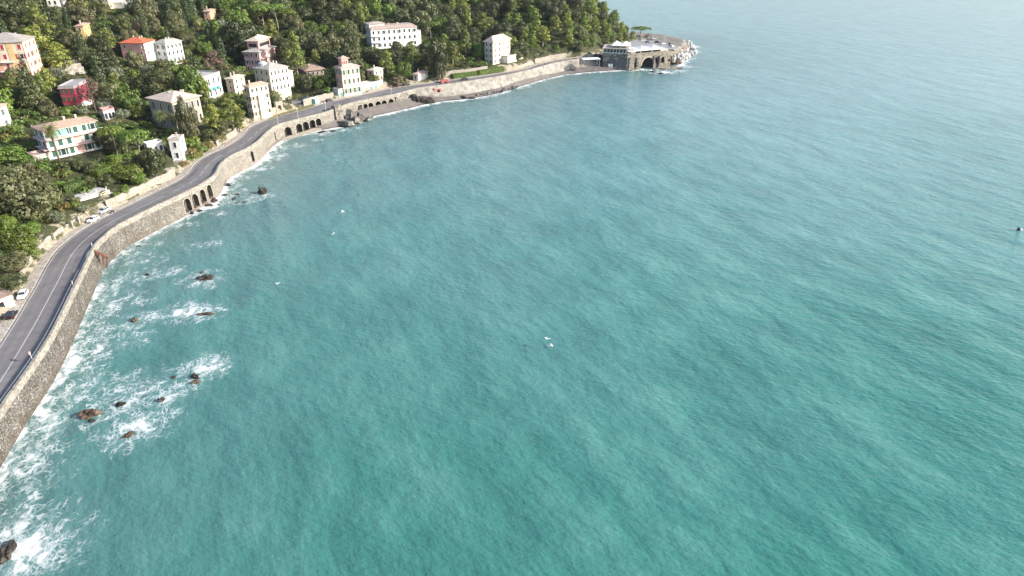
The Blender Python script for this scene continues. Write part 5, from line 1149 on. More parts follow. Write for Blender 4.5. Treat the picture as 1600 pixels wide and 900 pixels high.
# ---- ruined pier and rocks of the beach
q = G(530, 193, 1.0); o = thing('ruined_pier', 'broken grey stone pier piled against the sea wall on the near beach', 'ruin', (*q, 1.0), .25)
for k, (dx, dy, lx, ly, lz, tl_) in enumerate(((-3.4, 2.6, 2.4, 1.8, 5.6, .03), (0, 2.2, 3.2, 2.4, 7.2, -.05), (3.6, 3.0, 2.0, 2.2, 5.0, .1), (6, 1.2, 3, 2, 2.4, .3), (2.0, -1.0, 6, 3.2, 1.6, .12), (-4.5, -1, 3, 2, 1.5, -.2), (7.2, 3.4, 2.2, 1.8, 3.6, -.25))):
    m = MB(); m.box((0, 0, lz/2-.5), (lx, ly, lz), 0, 0, .86); b_ = m.build('broken_block', [sub_m, rock_pale][k % 2], o); b_.scale = (1.35, 1.35, 1.25); b_.location = (dx*1.4, dy*1.4, 0); b_.rotation_euler = (tl_, tl_*.7, k*.6)
rock('shore_rock', 505, 181, (2.6, 2.0, 2.4), rock_dark, 'dark boulder leaning on the sea wall beside the ruined pier', 'rock', 1.2)
for k, (a, b, sx_, sy_, sz_, mt, lb) in enumerate([
    (411, 302, 2.2, 1.9, 2.6, rock_dark, 'tall dark sea stack standing alone off the four wall arches'), (322, 436, 2.6, 1.3, 1.3, rock_dark, 'low black rock awash off the first bend, foam on its seaward side'), (210, 501, 1.0, .9, .9, rock_brown, 'small brown rock with a white wake close to the wall'),
    (305, 589, 1.5, .9, .8, rock_dark, 'dark rock under the breaking foam farthest out'), (141, 649, 2.5, 1.5, 1.5, rock_brown, 'long brown ribbed rock in the foam off the lower wall'), (188, 633, 1.3, .7, .8, rock_dark, 'small black rock just beyond the long brown one'),
    (201, 681, 2.2, 1.2, .55, rock_brown, 'brown rock almost drowned in swirling foam'), (9, 866, 2.6, 1.4, 1.3, rock_dark, 'dark rock at the lower corner under a white wave'), (231, 430, 1.1, .6, .6, rock_brown, 'little reddish rock awash near the wall below the first bend'),
    (322, 491, 2.6, .9, .35, rock_brown, 'brown reef just breaking the surface in a white patch'), (252, 626, .9, .7, .8, rock_dark, 'dark rock half buried in white water between the two breakers'),
    (347, 287, 2.0, 1.8, 2.2, rock_dark, 'dark boulder at the foot of the wall corner'), (357, 290, 1.4, 1.1, .9, rock_dark, 'flat dark rock beside the wall corner boulder'), (334, 314, 2.8, 1.5, .9, rock_brown, 'brown ledge below the last of the four arches'), (325, 321, 2.2, 1.3, .7, rock_brown, 'brown ledge in the foam below the middle arches'),
    (351, 305, 1.3, .8, .6, rock_dark, 'small dark rock awash midway to the sea stack'), (366, 311, 1.2, .7, .5, rock_dark, 'low dark rock awash nearest the sea stack'), (299, 333, 1.6, 1.1, .9, rock_dark, 'black rock at the wall foot below the first arch'), (312, 330, 1.1, .8, .6, rock_dark, 'black rock awash beside the one below the first arch'), (371, 304, 1.0, .7, .5, rock_dark, 'small dark rock in the foam line toward the sea stack'),
    (217, 385, .8, .5, .4, rock_dark, 'small dark stone awash close to the straight wall'), (660, 157.5, 8, 2.2, 2.6, rock_dark, 'long dark rock outcrop on the shingle below the end of the arches'), (648, 156.5, 4.6, 2.4, 3.4, rock_dark, 'dark humped rock at the landward end of the long outcrop'), (723, 153, 3.2, 1.2, 1.1, rock_dark, 'dark rock at the waterline below the red cabins'), (737, 153.5, 2.6, 1.0, .8, rock_dark, 'dark rock awash just beyond the one below the red cabins'),
    (503, 207, 2.8, 1.2, .9, rock_dark, 'dark rock in the surf below the ruined pier'), (521, 205, 1.8, .9, .7, rock_dark, 'lower dark rock in the surf beyond the ruined pier'), (1019, 112.5, 2.4, 1.1, .8, rock_dark, 'black rock in the surf before the great arch'), (1032, 115, 2.6, 1.0, .6, rock_dark, 'low black rock in the surf off the headland shelf')]):
    rock('sea_rock', a, b, (sx_*.72, sy_*.72, sz_*.8), mt, lb, 'rock', {6: -.22, 21: 1.7, 22: 2.0, 23: .5, 24: .3}.get(k, 0), R(20+37*k) if k not in (4, 1, 9, 21) else R((35, 10, 5, 8)[(4, 1, 9, 21).index(k)]), 200+k, .55)
for k in range(26):
    u_ = RNG.uniform(0, 1); a = 535+u_*45; b = 197-u_*12+RNG.uniform(-2, 4); s_ = RNG.uniform(.5, 1.1); rock('surf_stone', a, b, (s_*1.2, s_, s_*.7), [rock_pale, rock_dark][k % 2], 'loose stone in the wash along the near shingle beach', 'rock', 0, k, 300+k, .4, 'stones in the wash of the near beach')
for k in range(40):
    u_ = RNG.uniform(0, 1); a = 735+u_*75; b = 148-u_*12+RNG.uniform(-2.5, 2.5); s_ = RNG.uniform(.5, 1.2); rock('surf_stone', a, b, (s_*.9, s_*.75, s_*.5), [rock_pale, rock_pale, sub_m][k % 3], 'loose stone along the waterline of the far shingle beach', 'rock', .9, k, 330+k, .4, 'stones along the far waterline')
for k in range(9):
    bx, by = [(322, 437), (141, 650), (345, 318), (305, 589), (340, 312)][k % 5]; a, b = bx+RNG.normal()*13, by+RNG.normal()*4; s_ = RNG.uniform(.35, .75)
    rock('reef_stone', a, b, (s_*1.3, s_*.9, s_*.6), [rock_dark, rock_brown][k % 2], 'small wet reef stone awash in the foam round the larger rocks', 'rock', 0, k, 380+k, .6, 'reef stones awash')
# ---- gulls and buoys
gull_m = plain((.82, .82, .82), .8)
def gull(px, py, z, rz, label, span=1.3):
    q = G(px, py, z); o = thing('gull', label, 'gull', (*q, z), rz); m = MB()
    m.tube([(-.32, 0, 0), (-.1, 0, .02), (.15, 0, .03), (.32, 0, .06), (.42, 0, .05)], [.03, .1, .11, .07, .02], 8)
    for s_ in (-1, 1):
        w_ = [(.14, .06), (.22, .32), (.1, .62), (-.06, .34), (-.12, .06)]; zs = [.04, .2, .14, .19, .04]
        m.face([(a, s_*b*span, z_) for (a, b), z_ in zip(w_, zs)]); m.face([(a, s_*b*span, z_-.02) for (a, b), z_ in list(zip(w_, zs))[::-1]])
    m.build('body', gull_m, o); return o
gull(855, 529.5, 2.5, 1.2, 'white gull with raised wings over the middle of the bay, upper of two'); gull(861.5, 540, .6, .3, 'white gull low over the water in the middle of the bay, lower of two')
gull(434, 443, .5, 2.0, 'lone white gull on the water off the first bend'); gull(535, 330, .5, .6, 'lone white gull off the near beach, farther from the shore of two', 1.6); gull(521, 365.5, .5, 2.8, 'lone white gull off the near beach, nearer of two', 1.6)
q = G(1591, 360, 0); o = thing('mooring_buoy', 'small dark and white buoy floating at the edge of the bay', 'buoy', (*q, 0)); m = MB(); m.tube([(0, 0, -.4), (0, 0, .1), (0, 0, .9), (0, 0, 1.1)], [.3, .5, .45, .2], 12); m.build('float', plain((.06, .07, .1)), o); m = MB(); m.tube([(.75, 0, -.3), (.75, 0, .3), (.75, 0, .75)], [.25, .42, .2], 10); m.build('white_float', white_m, o)
# ================================================================ PLANTING
ASP = {k: BASEH[k]/BASER[k] for k in BASEH}
def pp(kind, px, py, rpx, label, asp=1.0, group=None, var=None, rz=None):
    """crown middle and half-width in photo pixels"""
    h = 8.0
    for _ in range(4):
        x, y, z, t = hit(px, py, h*MIDF[kind]); r = rpx*t/FPX; h = r*ASP[kind]*asp
    return plant_at(kind, x, y, z, h, r, label, group, var, rz)
def pb(kind, bx, by, cx, cy, rpx, label, var=None, rz=0.0, flat=1.0):
    """foot of the trunk and middle of the crown in the photo"""
    x, y, z, t = hit(bx, by, 0); hs = np.arange(2, 30, .1); h = float(hs[int(np.argmin(np.abs(PX(x, y, z+hs*MIDF.get(kind, .96))[1]-cy)))]); zc = PX(x, y, z)[2]
    return plant_at(kind, x, y, z-.2, h, rpx*zc/FPX, label, None, var, rz)
def palm_at(bx, by, cx, cy, label, s=1.0):
    x, y, z, t = hit(bx, by, 0); hs = np.arange(2, 30, .1); h = float(hs[int(np.argmin(np.abs(PX(x, y, z+hs)[1]-cy)))]); o = thing('palm_tree', label, 'palm', (x, y, z), RNG.uniform(0, 6))
    m = MB(); m.tube([(0, 0, -.6), (.05, 0, h*.3), (.12, .05, h*.65), (.1, .1, h)], [.38*s, .3*s, .27*s, .34*s], 8); m.build('trunk', bark, o, True)
    c = link('fronds', PALMS[len(TREES) % 2], o); c.location = (.1, .1, h); c.scale = (s, s, s); TREES.append((o, 'palm', x, y, z, h, 2.5)); return o
# the near slope, tree by tree
pp('grey', 36, 303, 46, 'huge grey-green rounded evergreen spreading above the first bend', .95, var=0)
pp('bright', 30, 372, 27, 'dense bright green bush leaning over the pale wall at the first bend', .9, var=1); pp('bright', 8, 350, 17, 'light yellow-green bush under the huge grey-green evergreen'); pp('grey', 22, 408, 22, 'brownish grey-green shrub mass lowest above the lay-by', .75); pp('oak', 16, 440, 22, 'dark green bush hanging over the gate hut', .6); pp('bright', 52, 395, 13, 'bright green shrub at the lower tip of the bend planting', .8); pp('bright', 45, 356, 16, 'green shrub on the road side of the huge grey-green evergreen', .8)
pp('olive', 88, 338, 13, 'pale yellowish tree on the terraced bank below the white canopy', .9); pp('dry', 77, 342, 9, 'yellow flowering shrub on the bank below the huge evergreen'); pp('shrub', 116, 320, 9, 'light green round shrub below the white canopy'); pp('dry', 100, 322, 11, 'straggly yellow shrub left of the light green round one'); pp('olive', 130, 325, 9, 'grey-green shrub beside the white canopy terrace wall', .7)
pp('bright', 12, 240, 24, 'dark bushy tree below the white house end wall', .8); pp('bright', 38, 250, 16, 'bright green bush beside the annex of the long white villa', .7); pp('shrub', 20, 200, 14, 'bright yellow-green hedge bush uphill of the long white villa', .8); pp('shrub', 52, 178, 10, 'bright little tree uphill of the long white villa', .9)
pp('bright', 8, 275, 18, 'green bush behind the huge grey-green evergreen', .8)
pp('oak', 100, 260, 9, 'dark shrub under the windows of the long white villa', .9); pp('oak', 120, 258, 10, 'dark green shrub at the middle of the long white villa garden', .9); pp('olive', 110, 252, 8, 'pale shrub against the ground floor of the long white villa', .9); pp('oak', 138, 262, 9, 'dark clipped shrub by the far end of the long white villa garden', .9); pp('shrub', 104, 270, 8, 'small green shrub in front of the long white villa palm'); pp('oak', 135, 283, 9, 'dark rounded shrub between the two clipped hedges', 1.0)
pp('bright', 178, 250, 12, 'bright shrub right below the twin-trunked pine', .8); pp('bright', 200, 268, 22, 'spreading leafy green tree above the long retaining wall', .8, var=0); pp('oak', 165, 282, 13, 'dark shrub above the retaining wall end', .8); pp('bright', 217, 280, 13, 'green tree at the corner above the retaining wall', .8); pp('shrub', 194, 299, 8, 'round clipped bush on the pale wall, larger of two'); pp('shrub', 182, 304, 6, 'round clipped bush on the pale wall, smaller of two')
pb('umbrella', 186, 251, 189, 205, 20, 'grey-green pine on bare trunks above the road wall', var=0, rz=1.0); pb('umbrella', 222, 264, 238, 212, 24, 'bright umbrella pine on a long leaning trunk above the road bend', var=1, rz=.1)
pb('oak', 245, 277, 245, 252, 17, 'dark dense tree against the white tower house'); pp('oak', 222, 255, 13, 'dark tree under the leaning umbrella pine', 1.2); pp('oak', 160, 215, 15, 'dark tree at the far end of the long white villa', 1.1); pp('oak', 175, 232, 12, 'dark shrub mass under the twin-trunked pine', 1.0)
pp('olive', 165, 163, 13, 'silvery olive tree above the tiny white hut', .9); pp('olive', 190, 178, 12, 'silvery olive tree right of the tiny white hut', .9); pb('bright', 206, 178, 205, 152, 20, 'yellow-green broad tree below the tall dark pines'); pp('bright', 215, 175, 13, 'bright tree left of the beige villa', 1.0); pp('olive', 130, 172, 11, 'olive bush at the foot of the crimson villa', .8); pp('grey', 75, 170, 15, 'grey-green tree left of the crimson villa', .9); pp('grey', 55, 155, 14, 'dark grey-green tree below the yellow villa', 1.1)
pb('brown', 150, 174, 146, 138, 15, 'reddish-brown leafless tree beside the crimson villa'); pb('conifer', 56, 172, 52, 133, 19, 'tall dark conifer rising between the yellow and crimson villas'); pb('pine', 73, 160, 72, 130, 11, 'slim green pine left of the crimson villa'); pp('cypress', 153, 110, 10, 'broad olive-green cypress uphill of the crimson villa', .85); pp('oak', 30, 150, 15, 'dark tree in the shade below the yellow villa', 1.0)
pb('pine', 66, 100, 62, 62, 30, 'big yellow-green pine right of the yellow villa', var=1); pp('pine', 90, 85, 22, 'rounded yellow-green pine between the yellow and crimson villas', .85, var=2); pp('pine', 55, 28, 24, 'yellow-green pine above the yellow villa roof', .9); pp('oak', 15, 20, 22, 'dark oak at the upper corner above the yellow villa'); pp('grey', 105, 60, 15, 'greyish tree below the ochre house', 1.0); pp('grey', 125, 20, 20, 'grey-green oak between the cream house and the terraced villa'); pb('conifer', 176, 124, 172, 90, 20, 'tall green conifer left of the red tiled villa', var=1); pp('pine', 166, 58, 14, 'green pine rising behind the tall conifer', 1.0); pp('oak', 130, 92, 16, 'dark oak below the ochre house'); pp('oak', 150, 66, 12, 'dark tree with a round gap beside the ochre house')
pp('cypress', 224, 38, 6, 'slim green cypress above the red tiled roof', 1.0, var=0); pp('brown', 212, 38, 8, 'reddish leafless tree beside the slim cypress', 1.1); pp('oak', 190, 38, 14, 'dark green tree above the red tiled villa'); pp('grey', 238, 40, 13, 'grey bushy tree behind the white hip-roofed villa'); pb('grey', 214, 108, 215, 92, 13, 'brownish shrub against the pink flank of the red tiled villa'); pp('shrub', 209, 115, 10, 'bright lime-green small pine crown below the red tiled villa'); pp('olive', 228, 108, 12, 'greyish tree below the white front of the red tiled villa', .9)
pb('oak', 250, 154, 248, 130, 27, 'broad dark oak above the beige villa', var=2); pp('oak', 222, 135, 16, 'dark oak left of the broad one above the beige villa', 1.0); pp('bright', 274, 108, 11, 'bright tree under the white hip-roofed villa', .8)
pb('bright', 310, 164, 308, 130, 23, 'rounded yellow-green pine in front of the pale blue house', var=0); pb('pine', 326, 170, 326, 140, 12, 'lower yellow-green pine in front of the pale blue house'); pb('pine', 365, 201, 362, 168, 24, 'big spreading pine left of the tall cream block', var=1); pb('pine', 338, 210, 335, 180, 17, 'pine with tiered branches over the sharp bend', var=2); pp('oak', 342, 196, 14, 'dark tree under the tiered pine', .9); pp('pine', 372, 190, 14, 'low pine leaning to the road beside the tall cream block', .7)
pb('grey', 300, 224, 300, 187, 16, 'loose grey-green eucalyptus-like tree in front of the beige villa', var=1); pp('bright', 285, 222, 10, 'green shrub right of the white tower house', .9); pp('oak', 326, 210, 11, 'dark shrub by the road above the bend', .8); pp('shrub', 302, 222, 11, 'hedge-green shrub below the eucalyptus-like tree'); pp('dry', 300, 238, 13, 'yellowish dry shrub at the road edge by the white tower house', 1.0); pp('dry', 325, 228, 11, 'ochre grass tuft on the inner bank of the bend'); pp('dry', 343, 216, 10, 'ochre shrub farther up the inner bank of the bend'); pp('shrub', 318, 232, 8, 'small round green bush on the bank between the ochre shrubs'); pp('dry', 288, 255, 8, 'reddish-yellow shrub touching the pavement under the white tower house')
palm_at(94, 255, 85, 203, 'tall palm standing in front of the long white villa', 1.15); palm_at(257, 206, 254, 180, 'palm before the beige villa, the one nearer the crimson villa', 1.15); palm_at(283, 210, 281, 184, 'palm before the beige villa, the one nearer the tall cream block', 1.2); palm(283, 52, 8.0, 'large palm on the slope above the white hip-roofed villa', 1.5); palm(290, 76, 5.5, 'smaller palm below the large one by the white hip-roofed villa', 1.2); palm(306, 30, 6.5, 'palm among dark oaks high on the slope', 1.2); palm(160, 10, 7, 'palm beside the terraced villa at the top', 1.2)
# middle of the slope
pb('oak', 378, 96, 375, 60, 30, 'very large dark tree left of the pink villa', var=0); pp('bright', 372, 30, 20, 'bright-topped large tree above the dark one by the pink villa', 1.0); pp('brown', 332, 95, 13, 'bare brownish tree between the white and pink villas', 1.2); pp('brown', 345, 100, 10, 'second bare brownish tree left of the pink villa', 1.1); pp('bright', 320, 75, 14, 'green bushy tree on the slope between the white and pink villas'); pp('oak', 300, 70, 12, 'dark green tree behind the smaller palm'); pp('brown', 380, 24, 13, 'purplish leafless thicket on the upper slope', .7)
pp('umbrella', 408, 14, 15, 'bright umbrella pine on bare trunks, first of the upper grove', 1.1, var=0); pp('umbrella', 430, 12, 16, 'bright umbrella pine on bare trunks, middle of the upper grove', 1.15, var=2); pp('umbrella', 447, 19, 13, 'bright umbrella pine on bare trunks, last of the upper grove', 1.1, var=1)
pp('pine', 424, 45, 13, 'slender green pine above the pink villa', 1.1); pp('grey', 462, 38, 12, 'pale grey-green pine right of the pink villa', 1.3); pb('pine', 466, 121, 472, 75, 17, 'tall round-headed pine with a pale trunk right of the cream villa', var=2); pb('conifer', 446, 106, 445, 80, 13, 'dark pine directly behind the cream villa'); pb('cypress', 436, 144, 435, 126, 6, 'dark rounded cypress against the wall of the cream villa'); pp('pine', 492, 88, 11, 'light green pine above the low brown house', 1.0); pp('oak', 478, 128, 12, 'dark green tree in front of the low brown house', 1.1); pp('bright', 467, 124, 8, 'green tree left of the dark one by the low brown house', 1.3); pp('pine', 512, 118, 12, 'green pine between the low brown house and the belvedere house', .9); pp('bright', 497, 130, 9, 'bushy green tree above the kiosk', 1.0); pb('conifer', 550, 118, 548, 75, 18, 'tall dark conifer behind the belvedere house'); pp('pine', 563, 22, 12, 'bright green conical pine left of the grand white villa', 1.4, var=3); pp('bright', 507, 46, 10, 'bright lime-green round tree in the dark wood', 1.0); pp('oak', 475, 20, 13, 'round dark oak right of the umbrella grove', .9); pp('shrub', 585, 122, 8, 'dark green bush before the small cream house', 1.2)
pp('oak', 620, 72, 9, 'dark round tree below the windows of the grand white villa', .9); pb('pine', 645, 106, 648, 80, 14, 'light-green tall pine with a thin pale trunk below the grand villa', var=1); pb('pine', 606, 116, 606, 92, 14, 'yellow-green pine left of the thin pale trunk', var=2); pb('oak', 686, 125, 683, 90, 18, 'dark broad tree with a pale trunk behind the cottage'); pb('pine', 690, 116, 690, 85, 10, 'green pine behind the cottage'); pp('umbrella', 672, 38, 13, 'grey-green flat-topped pine right of the grand white villa', 1.0); pp('pine', 728, 25, 13, 'bright yellow-green pine standing out of the dark wood', 1.2, var=0); pp('pine', 727, 62, 12, 'bright pine above the shore hedge', 1.2, var=1); pp('bright', 748, 80, 12, 'bright bushy tree beside the end villa', 1.2); pp('grey', 620, 126, 11, 'reddish-brown bush at the end of the garages', .8); pp('brown', 621, 127, 10, 'rust-red bare bush on the shore road near the cottage', .8); pp('bright', 632, 110, 14, 'green bushy tree left of the cottage', 1.1)
for k_, (a, b, r_) in enumerate([(957, 62, 9), (968, 60, 9), (978, 57, 9), (988, 55, 8), (948, 66, 8)]): pp('pine', a, b, r_, ['yellow-green pine at the toe of the headland wood, second of the last five', 'yellow-green pine at the toe of the headland wood, middle of the last five', 'yellow-green pine at the toe of the headland wood, fourth of the last five', 'yellow-green pine at the very tip of the headland wood', 'yellow-green pine at the toe of the headland wood, first of the last five'][k_], .8)
pp('umbrella', 1000, 50, 16, 'lone umbrella pine at the edge of the headland car park', .45, var=0); pp('brown', 1011, 56, 6, 'reddish bush beside the lone headland umbrella pine', .6)
for o, *_r in TREES[-2:]: pass
def set_on(o, px, py, z): g_ = G(px, py, z); o.location = (g_[0], g_[1], z)
set_on(TREES[-2][0], 1000, 61, 7.3); TREES[-2][0].scale = (1.6, 1.6, .8); set_on(TREES[-1][0], 1011, 62, 7.3); TREES[-1][0].scale = (1.1, 1.1, .5)
# clipped hedges
def hedge(px0, py0, px1, py1, w, h, label):
    a = hit(px0, py0, h*.6); b = hit(px1, py1, h*.6); L_ = math.hypot(b[0]-a[0], b[1]-a[1]); rz = math.atan2(b[1]-a[1], b[0]-a[0]); rg = np.random.default_rng(int(px0+py1))
    n_ = int(L_*w*26+L_*h*52+w*h*52); c_ = rg.uniform(-1, 1, (n_, 3)); ax = rg.integers(0, 5, n_); d_ = np.zeros((n_, 3))
    for k, (axis, sg) in enumerate(((2, 1), (0, 1), (0, -1), (1, 1), (1, -1))):
        s_ = ax == k; c_[s_, axis] = sg*rg.uniform(.88, 1.05, s_.sum()); d_[s_, axis] = sg
    c_ *= np.array((L_/2, w/2, h/2)); c_[:, 2] += h/2; co, q = leaf_quads(c_, .34, rg, d_)
    me = raw_mesh('hedge', co, q, LM['hedge']); at = me.attributes.new('lv', 'FLOAT', 'POINT'); at.data.foreach_set('value', np.repeat(np.clip(rg.normal(.55, .2, n_), 0, 1), 4).astype(np.float32))
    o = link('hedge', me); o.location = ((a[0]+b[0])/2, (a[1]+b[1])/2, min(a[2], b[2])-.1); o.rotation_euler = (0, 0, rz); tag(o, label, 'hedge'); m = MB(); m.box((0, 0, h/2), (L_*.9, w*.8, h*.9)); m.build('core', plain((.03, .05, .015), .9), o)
hedge(96, 292, 133, 284, 3.2, 3.0, 'bright green clipped hedge below the long white villa, lower one'); hedge(146, 272, 168, 262, 3.0, 2.6, 'bright green clipped hedge at the far corner of the long white villa garden'); hedge(70, 272, 82, 290, 2.2, 2.2, 'clipped hedge running down beside the annex of the long white villa'); hedge(288, 244, 312, 238, 2.4, 2.4, 'yellow-green clipped hedge above the road beside the white tower house'); hedge(706, 118, 745, 110, 3.0, 2.6, 'long bright hedge along the top of the white limestone cutting, nearer half'); hedge(747, 112, 786, 105, 3.0, 2.6, 'long darker hedge below the end villa, farther half')
NHAND = len(TREES)
# ---- the rest of the wood: trees one by one wherever nothing else stands
RECTS = []
for k_, H_ in HOUSES.items():
    P_ = []
    for a in (0, H_['w']):
        for b in (0, H_['d']):
            for z in (H_['z0']+H_['h']*({'ochre': .75, 'orange_top': .7, 'beige': .55, 'cream_top': .5, 'red_tile': .45, 'crimson': .3, 'long_white': .15, 'grand': .2}.get(k_, .4)), H_['z0']+H_['h']+1.5): q = H_['b']+H_['u']*a+H_['n']*b; P_.append(PX(q[0], q[1], z))
    P_ = np.array(P_); RECTS.append((P_[:, 0].min()+1, P_[:, 0].max()-1, P_[:, 1].min()-1, P_[:, 1].max(), P_[:, 2].max()))
for a in [(100, 170, 285, 345, 999), (0, 52, 440, 500, 999), (440, 520, 152, 172, 999), (225, 270, 246, 300, 999)]: RECTS.append(a)   # open ground in front of the long villa, parking places
for (_o, k_, x, y, z, h, r) in TREES:                    # nothing is to grow up in front of a tree that stands out in the photo
    mid = z+h*(MIDF.get(k_, .9)); a = PX(x, y, mid); s_ = FPX/a[2]; w_ = r*s_*.55; RECTS.append((a[0]-w_, a[0]+w_, PX(x, y, z+h*.95)[1], PX(x, y, z+h*(.12 if k_ in ('palm', 'umbrella') else .4))[1], a[2]))
RECTS += [(92, 136, 280, 298, 215), (144, 170, 258, 276, 240), (286, 314, 236, 248, 999), (700, 790, 104, 120, 999), (66, 86, 268, 292, 215)]
rg = np.random.default_rng(77); cand = []
for gx in np.arange(-420, 95, 3.1):
    for gy in np.arange(60, 700, 3.1): cand.append((gx+rg.uniform(-1.4, 1.4), gy+rg.uniform(-1.4, 1.4)))
cand = np.array(cand); cd_ = dist_poly(cand[:, 0], cand[:, 1], FOOT); ok = inside(cand[:, 0], cand[:, 1], LANDPOLY) & (cd_ > 5.0)
cz = land(cand[:, 0], cand[:, 1]); pxx, pyy, zcc = PX(cand[:, 0], cand[:, 1], cz+5)
ok &= (zcc > 0) & (pxx > -45) & (pxx < 1010) & (pyy > -45) & (pyy < 470)
cand, cz, pxx, pyy, zcc, cd_ = cand[ok], cz[ok], pxx[ok], pyy[ok], zcc[ok], cd_[ok]
# keep only spots the camera can see over the slope in front
vis = np.ones(len(cand), bool); top_ = cz+7
for f_ in np.linspace(.35, .97, 16):
    vis &= land(cand[:, 0]*f_, cand[:, 1]*f_)+4 < CAM_H+(top_-CAM_H)*f_+ (1-f_)*12
cand, cz, pxx, pyy, zcc, cd_ = cand[vis], cz[vis], pxx[vis], pyy[vis], zcc[vis], cd_[vis]; print('CAND', len(cand))
placed = [(x, y, r) for (_o, _k, x, y, _z, _h, r) in TREES]
order = rg.permutation(len(cand)); fill = []
def blocks(px_, top, bot, hw, zc_):
    for (x0, x1, y0, y1, dz_) in RECTS:
        if zc_ < dz_-2 and px_+hw*.75 > x0 and px_-hw*.75 < x1 and top < y1-1 and bot > y0: return True
    return False
for i in order:
    x, y = cand[i]; far = pxx[i] > 640 or pyy[i] < 20 and pxx[i] > 380
    dark_zone = 560 < pxx[i] < 800 and pyy[i] < 90
    u = rg.random()
    if pxx[i] > 640 or dark_zone: kind = 'pine' if u < (.13 if pxx[i] < 790 else .64) else 'oak' if u < .86 else 'grey' if u < .96 else 'bright'
    elif pxx[i] > 380: kind = 'oak' if u < .42 else 'pine' if u < .62 else 'grey' if u < .84 else 'conifer' if u < .92 else 'bright'
    else: kind = 'oak' if u < .2 else 'grey' if u < .4 else 'bright' if u < .58 else 'pine' if u < .84 else 'olive' if u < .9 else 'conifer' if u < .95 else 'cypress'
    r = BASER[kind]*rg.uniform(.7, 1.4)*(1.12 if pxx[i] > 380 else 1.15); h = r*ASP[kind]*rg.uniform(.9, 1.2)
    if kind == 'cypress': r *= 1.1
    if kind == 'pine' and far: r *= 1.15; h *= .85
    if any((x-a)**2+(y-b)**2 < ((r+c_)*(.78 if far else .74))**2 for a, b, c_ in placed): continue
    if any((x-p_[0])**2+(y-p_[1])**2 < (p_[2]+r*.55)**2 for p_ in PADS): continue
    ppm = FPX/zcc[i]; top = PX(x, y, cz[i]+h)[1]; bot = PX(x, y, cz[i]+.5)[1]
    if blocks(pxx[i], top, bot, r*ppm, zcc[i]):
        r2 = min(r*.5, 2.0); kind2 = 'shrub'; h2 = r2*ASP['shrub']; top = PX(x, y, cz[i]+h2)[1]
        if blocks(pxx[i], top, bot, r2*ppm, zcc[i]): continue
        kind, r, h = kind2, r2, h2
    if cd_[i] < r+3.2: r = max(1.4, (cd_[i]-3.2)); h = min(h, r*ASP[kind]*1.1)
    placed.append((x, y, r)); fill.append((r*ppm, kind, x, y, float(cz[i]), h, r, pxx[i], pyy[i]))
fill.sort(key=lambda q: -q[0]); NIND = max(0, 292-sum(1 for q in TREES if q[1] not in ('shrub', 'dry', 'palm')))
trees_ = [q for q in fill if q[1] != 'shrub']; shrubs_ = [q for q in fill if q[1] == 'shrub']
near_trees, rest_trees = trees_[:NIND], trees_[NIND:]+shrubs_[60:]; shrubs_ = shrubs_[:60]
print('TREES', NHAND, len(fill), len(near_trees), len(rest_trees), len(shrubs_))
# labels that single each one out: kind, what it stands beside, and which one of those
LANDMARK = {'yellow': 'the yellow villa', 'edge_white': 'the white house end wall', 'crimson': 'the crimson villa', 'cream_top': 'the tall cream house at the top', 'terrace_top': 'the terraced villa', 'red_tile': 'the red tiled villa', 'white_hip': 'the white hip-roofed villa', 'long_white': 'the long white villa', 'tower_white': 'the white tower house', 'beige': 'the beige villa', 'blue_white': 'the pale blue house', 'turret': 'the turret house', 'tall_cream': 'the tall cream block', 'pink': 'the pink villa', 'cream_rows': 'the cream villa', 'low_brown': 'the low brown house', 'belvedere': 'the belvedere house', 'small_cream': 'the small cream house', 'small_white': 'the white cottage', 'grand': 'the grand white villa', 'end_villa': 'the end villa', 'ochre': 'the ochre house', 'pink_white': 'the tiny white hut', 'orange_top': 'the orange turret', 'behind_pine': 'the white outbuilding'}
LM_PX = {k: ((H_['px']), PX(H_['b'][0], H_['b'][1], H_['z0']+H_['h']/2)[1]) for k, H_ in HOUSES.items()}
LANDMARK['wood'] = 'the headland restaurant'; LM_PX['wood'] = (985, 85); LANDMARK['crest'] = 'the umbrella pine grove'; LM_PX['crest'] = (430, 14); LANDMARK['dk'] = 'the flat-topped pine'; LM_PX['dk'] = (672, 38); LANDMARK['by'] = 'the bright lone pine'; LM_PX['by'] = (728, 25); LANDMARK['lime'] = 'the lime-green round tree'; LM_PX['lime'] = (507, 46); LANDMARK['bigd'] = 'the very large dark tree'; LM_PX['bigd'] = (375, 60)
KIND_WORD = dict(oak='dark round evergreen', grey='grey-green evergreen', bright='bright leafy tree', pine='yellow-green pine', umbrella='umbrella pine', cypress='slim cypress', conifer='dark conifer', olive='silvery olive', shrub='small green shrub')
cl = {}
for q in near_trees+shrubs_:
    k_ = min(LM_PX, key=lambda k: (LM_PX[k][0]-q[7])**2+(1.6*(LM_PX[k][1]-q[8]))**2); dx, dy = q[7]-LM_PX[k_][0], q[8]-LM_PX[k_][1]
    side = ('above' if dy < 0 else 'below') if abs(dy)*1.4 > abs(dx) else ('left of' if dx < 0 else 'right of'); cl.setdefault((q[1], k_, side), []).append(q)
ORD = ['first', 'second', 'third', 'fourth', 'fifth', 'sixth', 'seventh', 'eighth', 'ninth', 'tenth', 'eleventh', 'twelfth']
for (kind, k_, side), qs in cl.items():
    qs.sort(key=lambda q: q[7])
    for i, q in enumerate(qs):
        lab = f"{KIND_WORD[kind]} {side} {LANDMARK[k_]}"
        if len(qs) == 2: lab += ', left of two' if i == 0 else ', right of two'
        elif len(qs) > 2: lab += f", {ORD[min(i, 11)]} from left"
        plant_at(kind, q[2], q[3], q[4]-.2, q[5], q[6], lab, 'wild shrubs of the slope' if kind == 'shrub' else 'trees of the wooded slope')
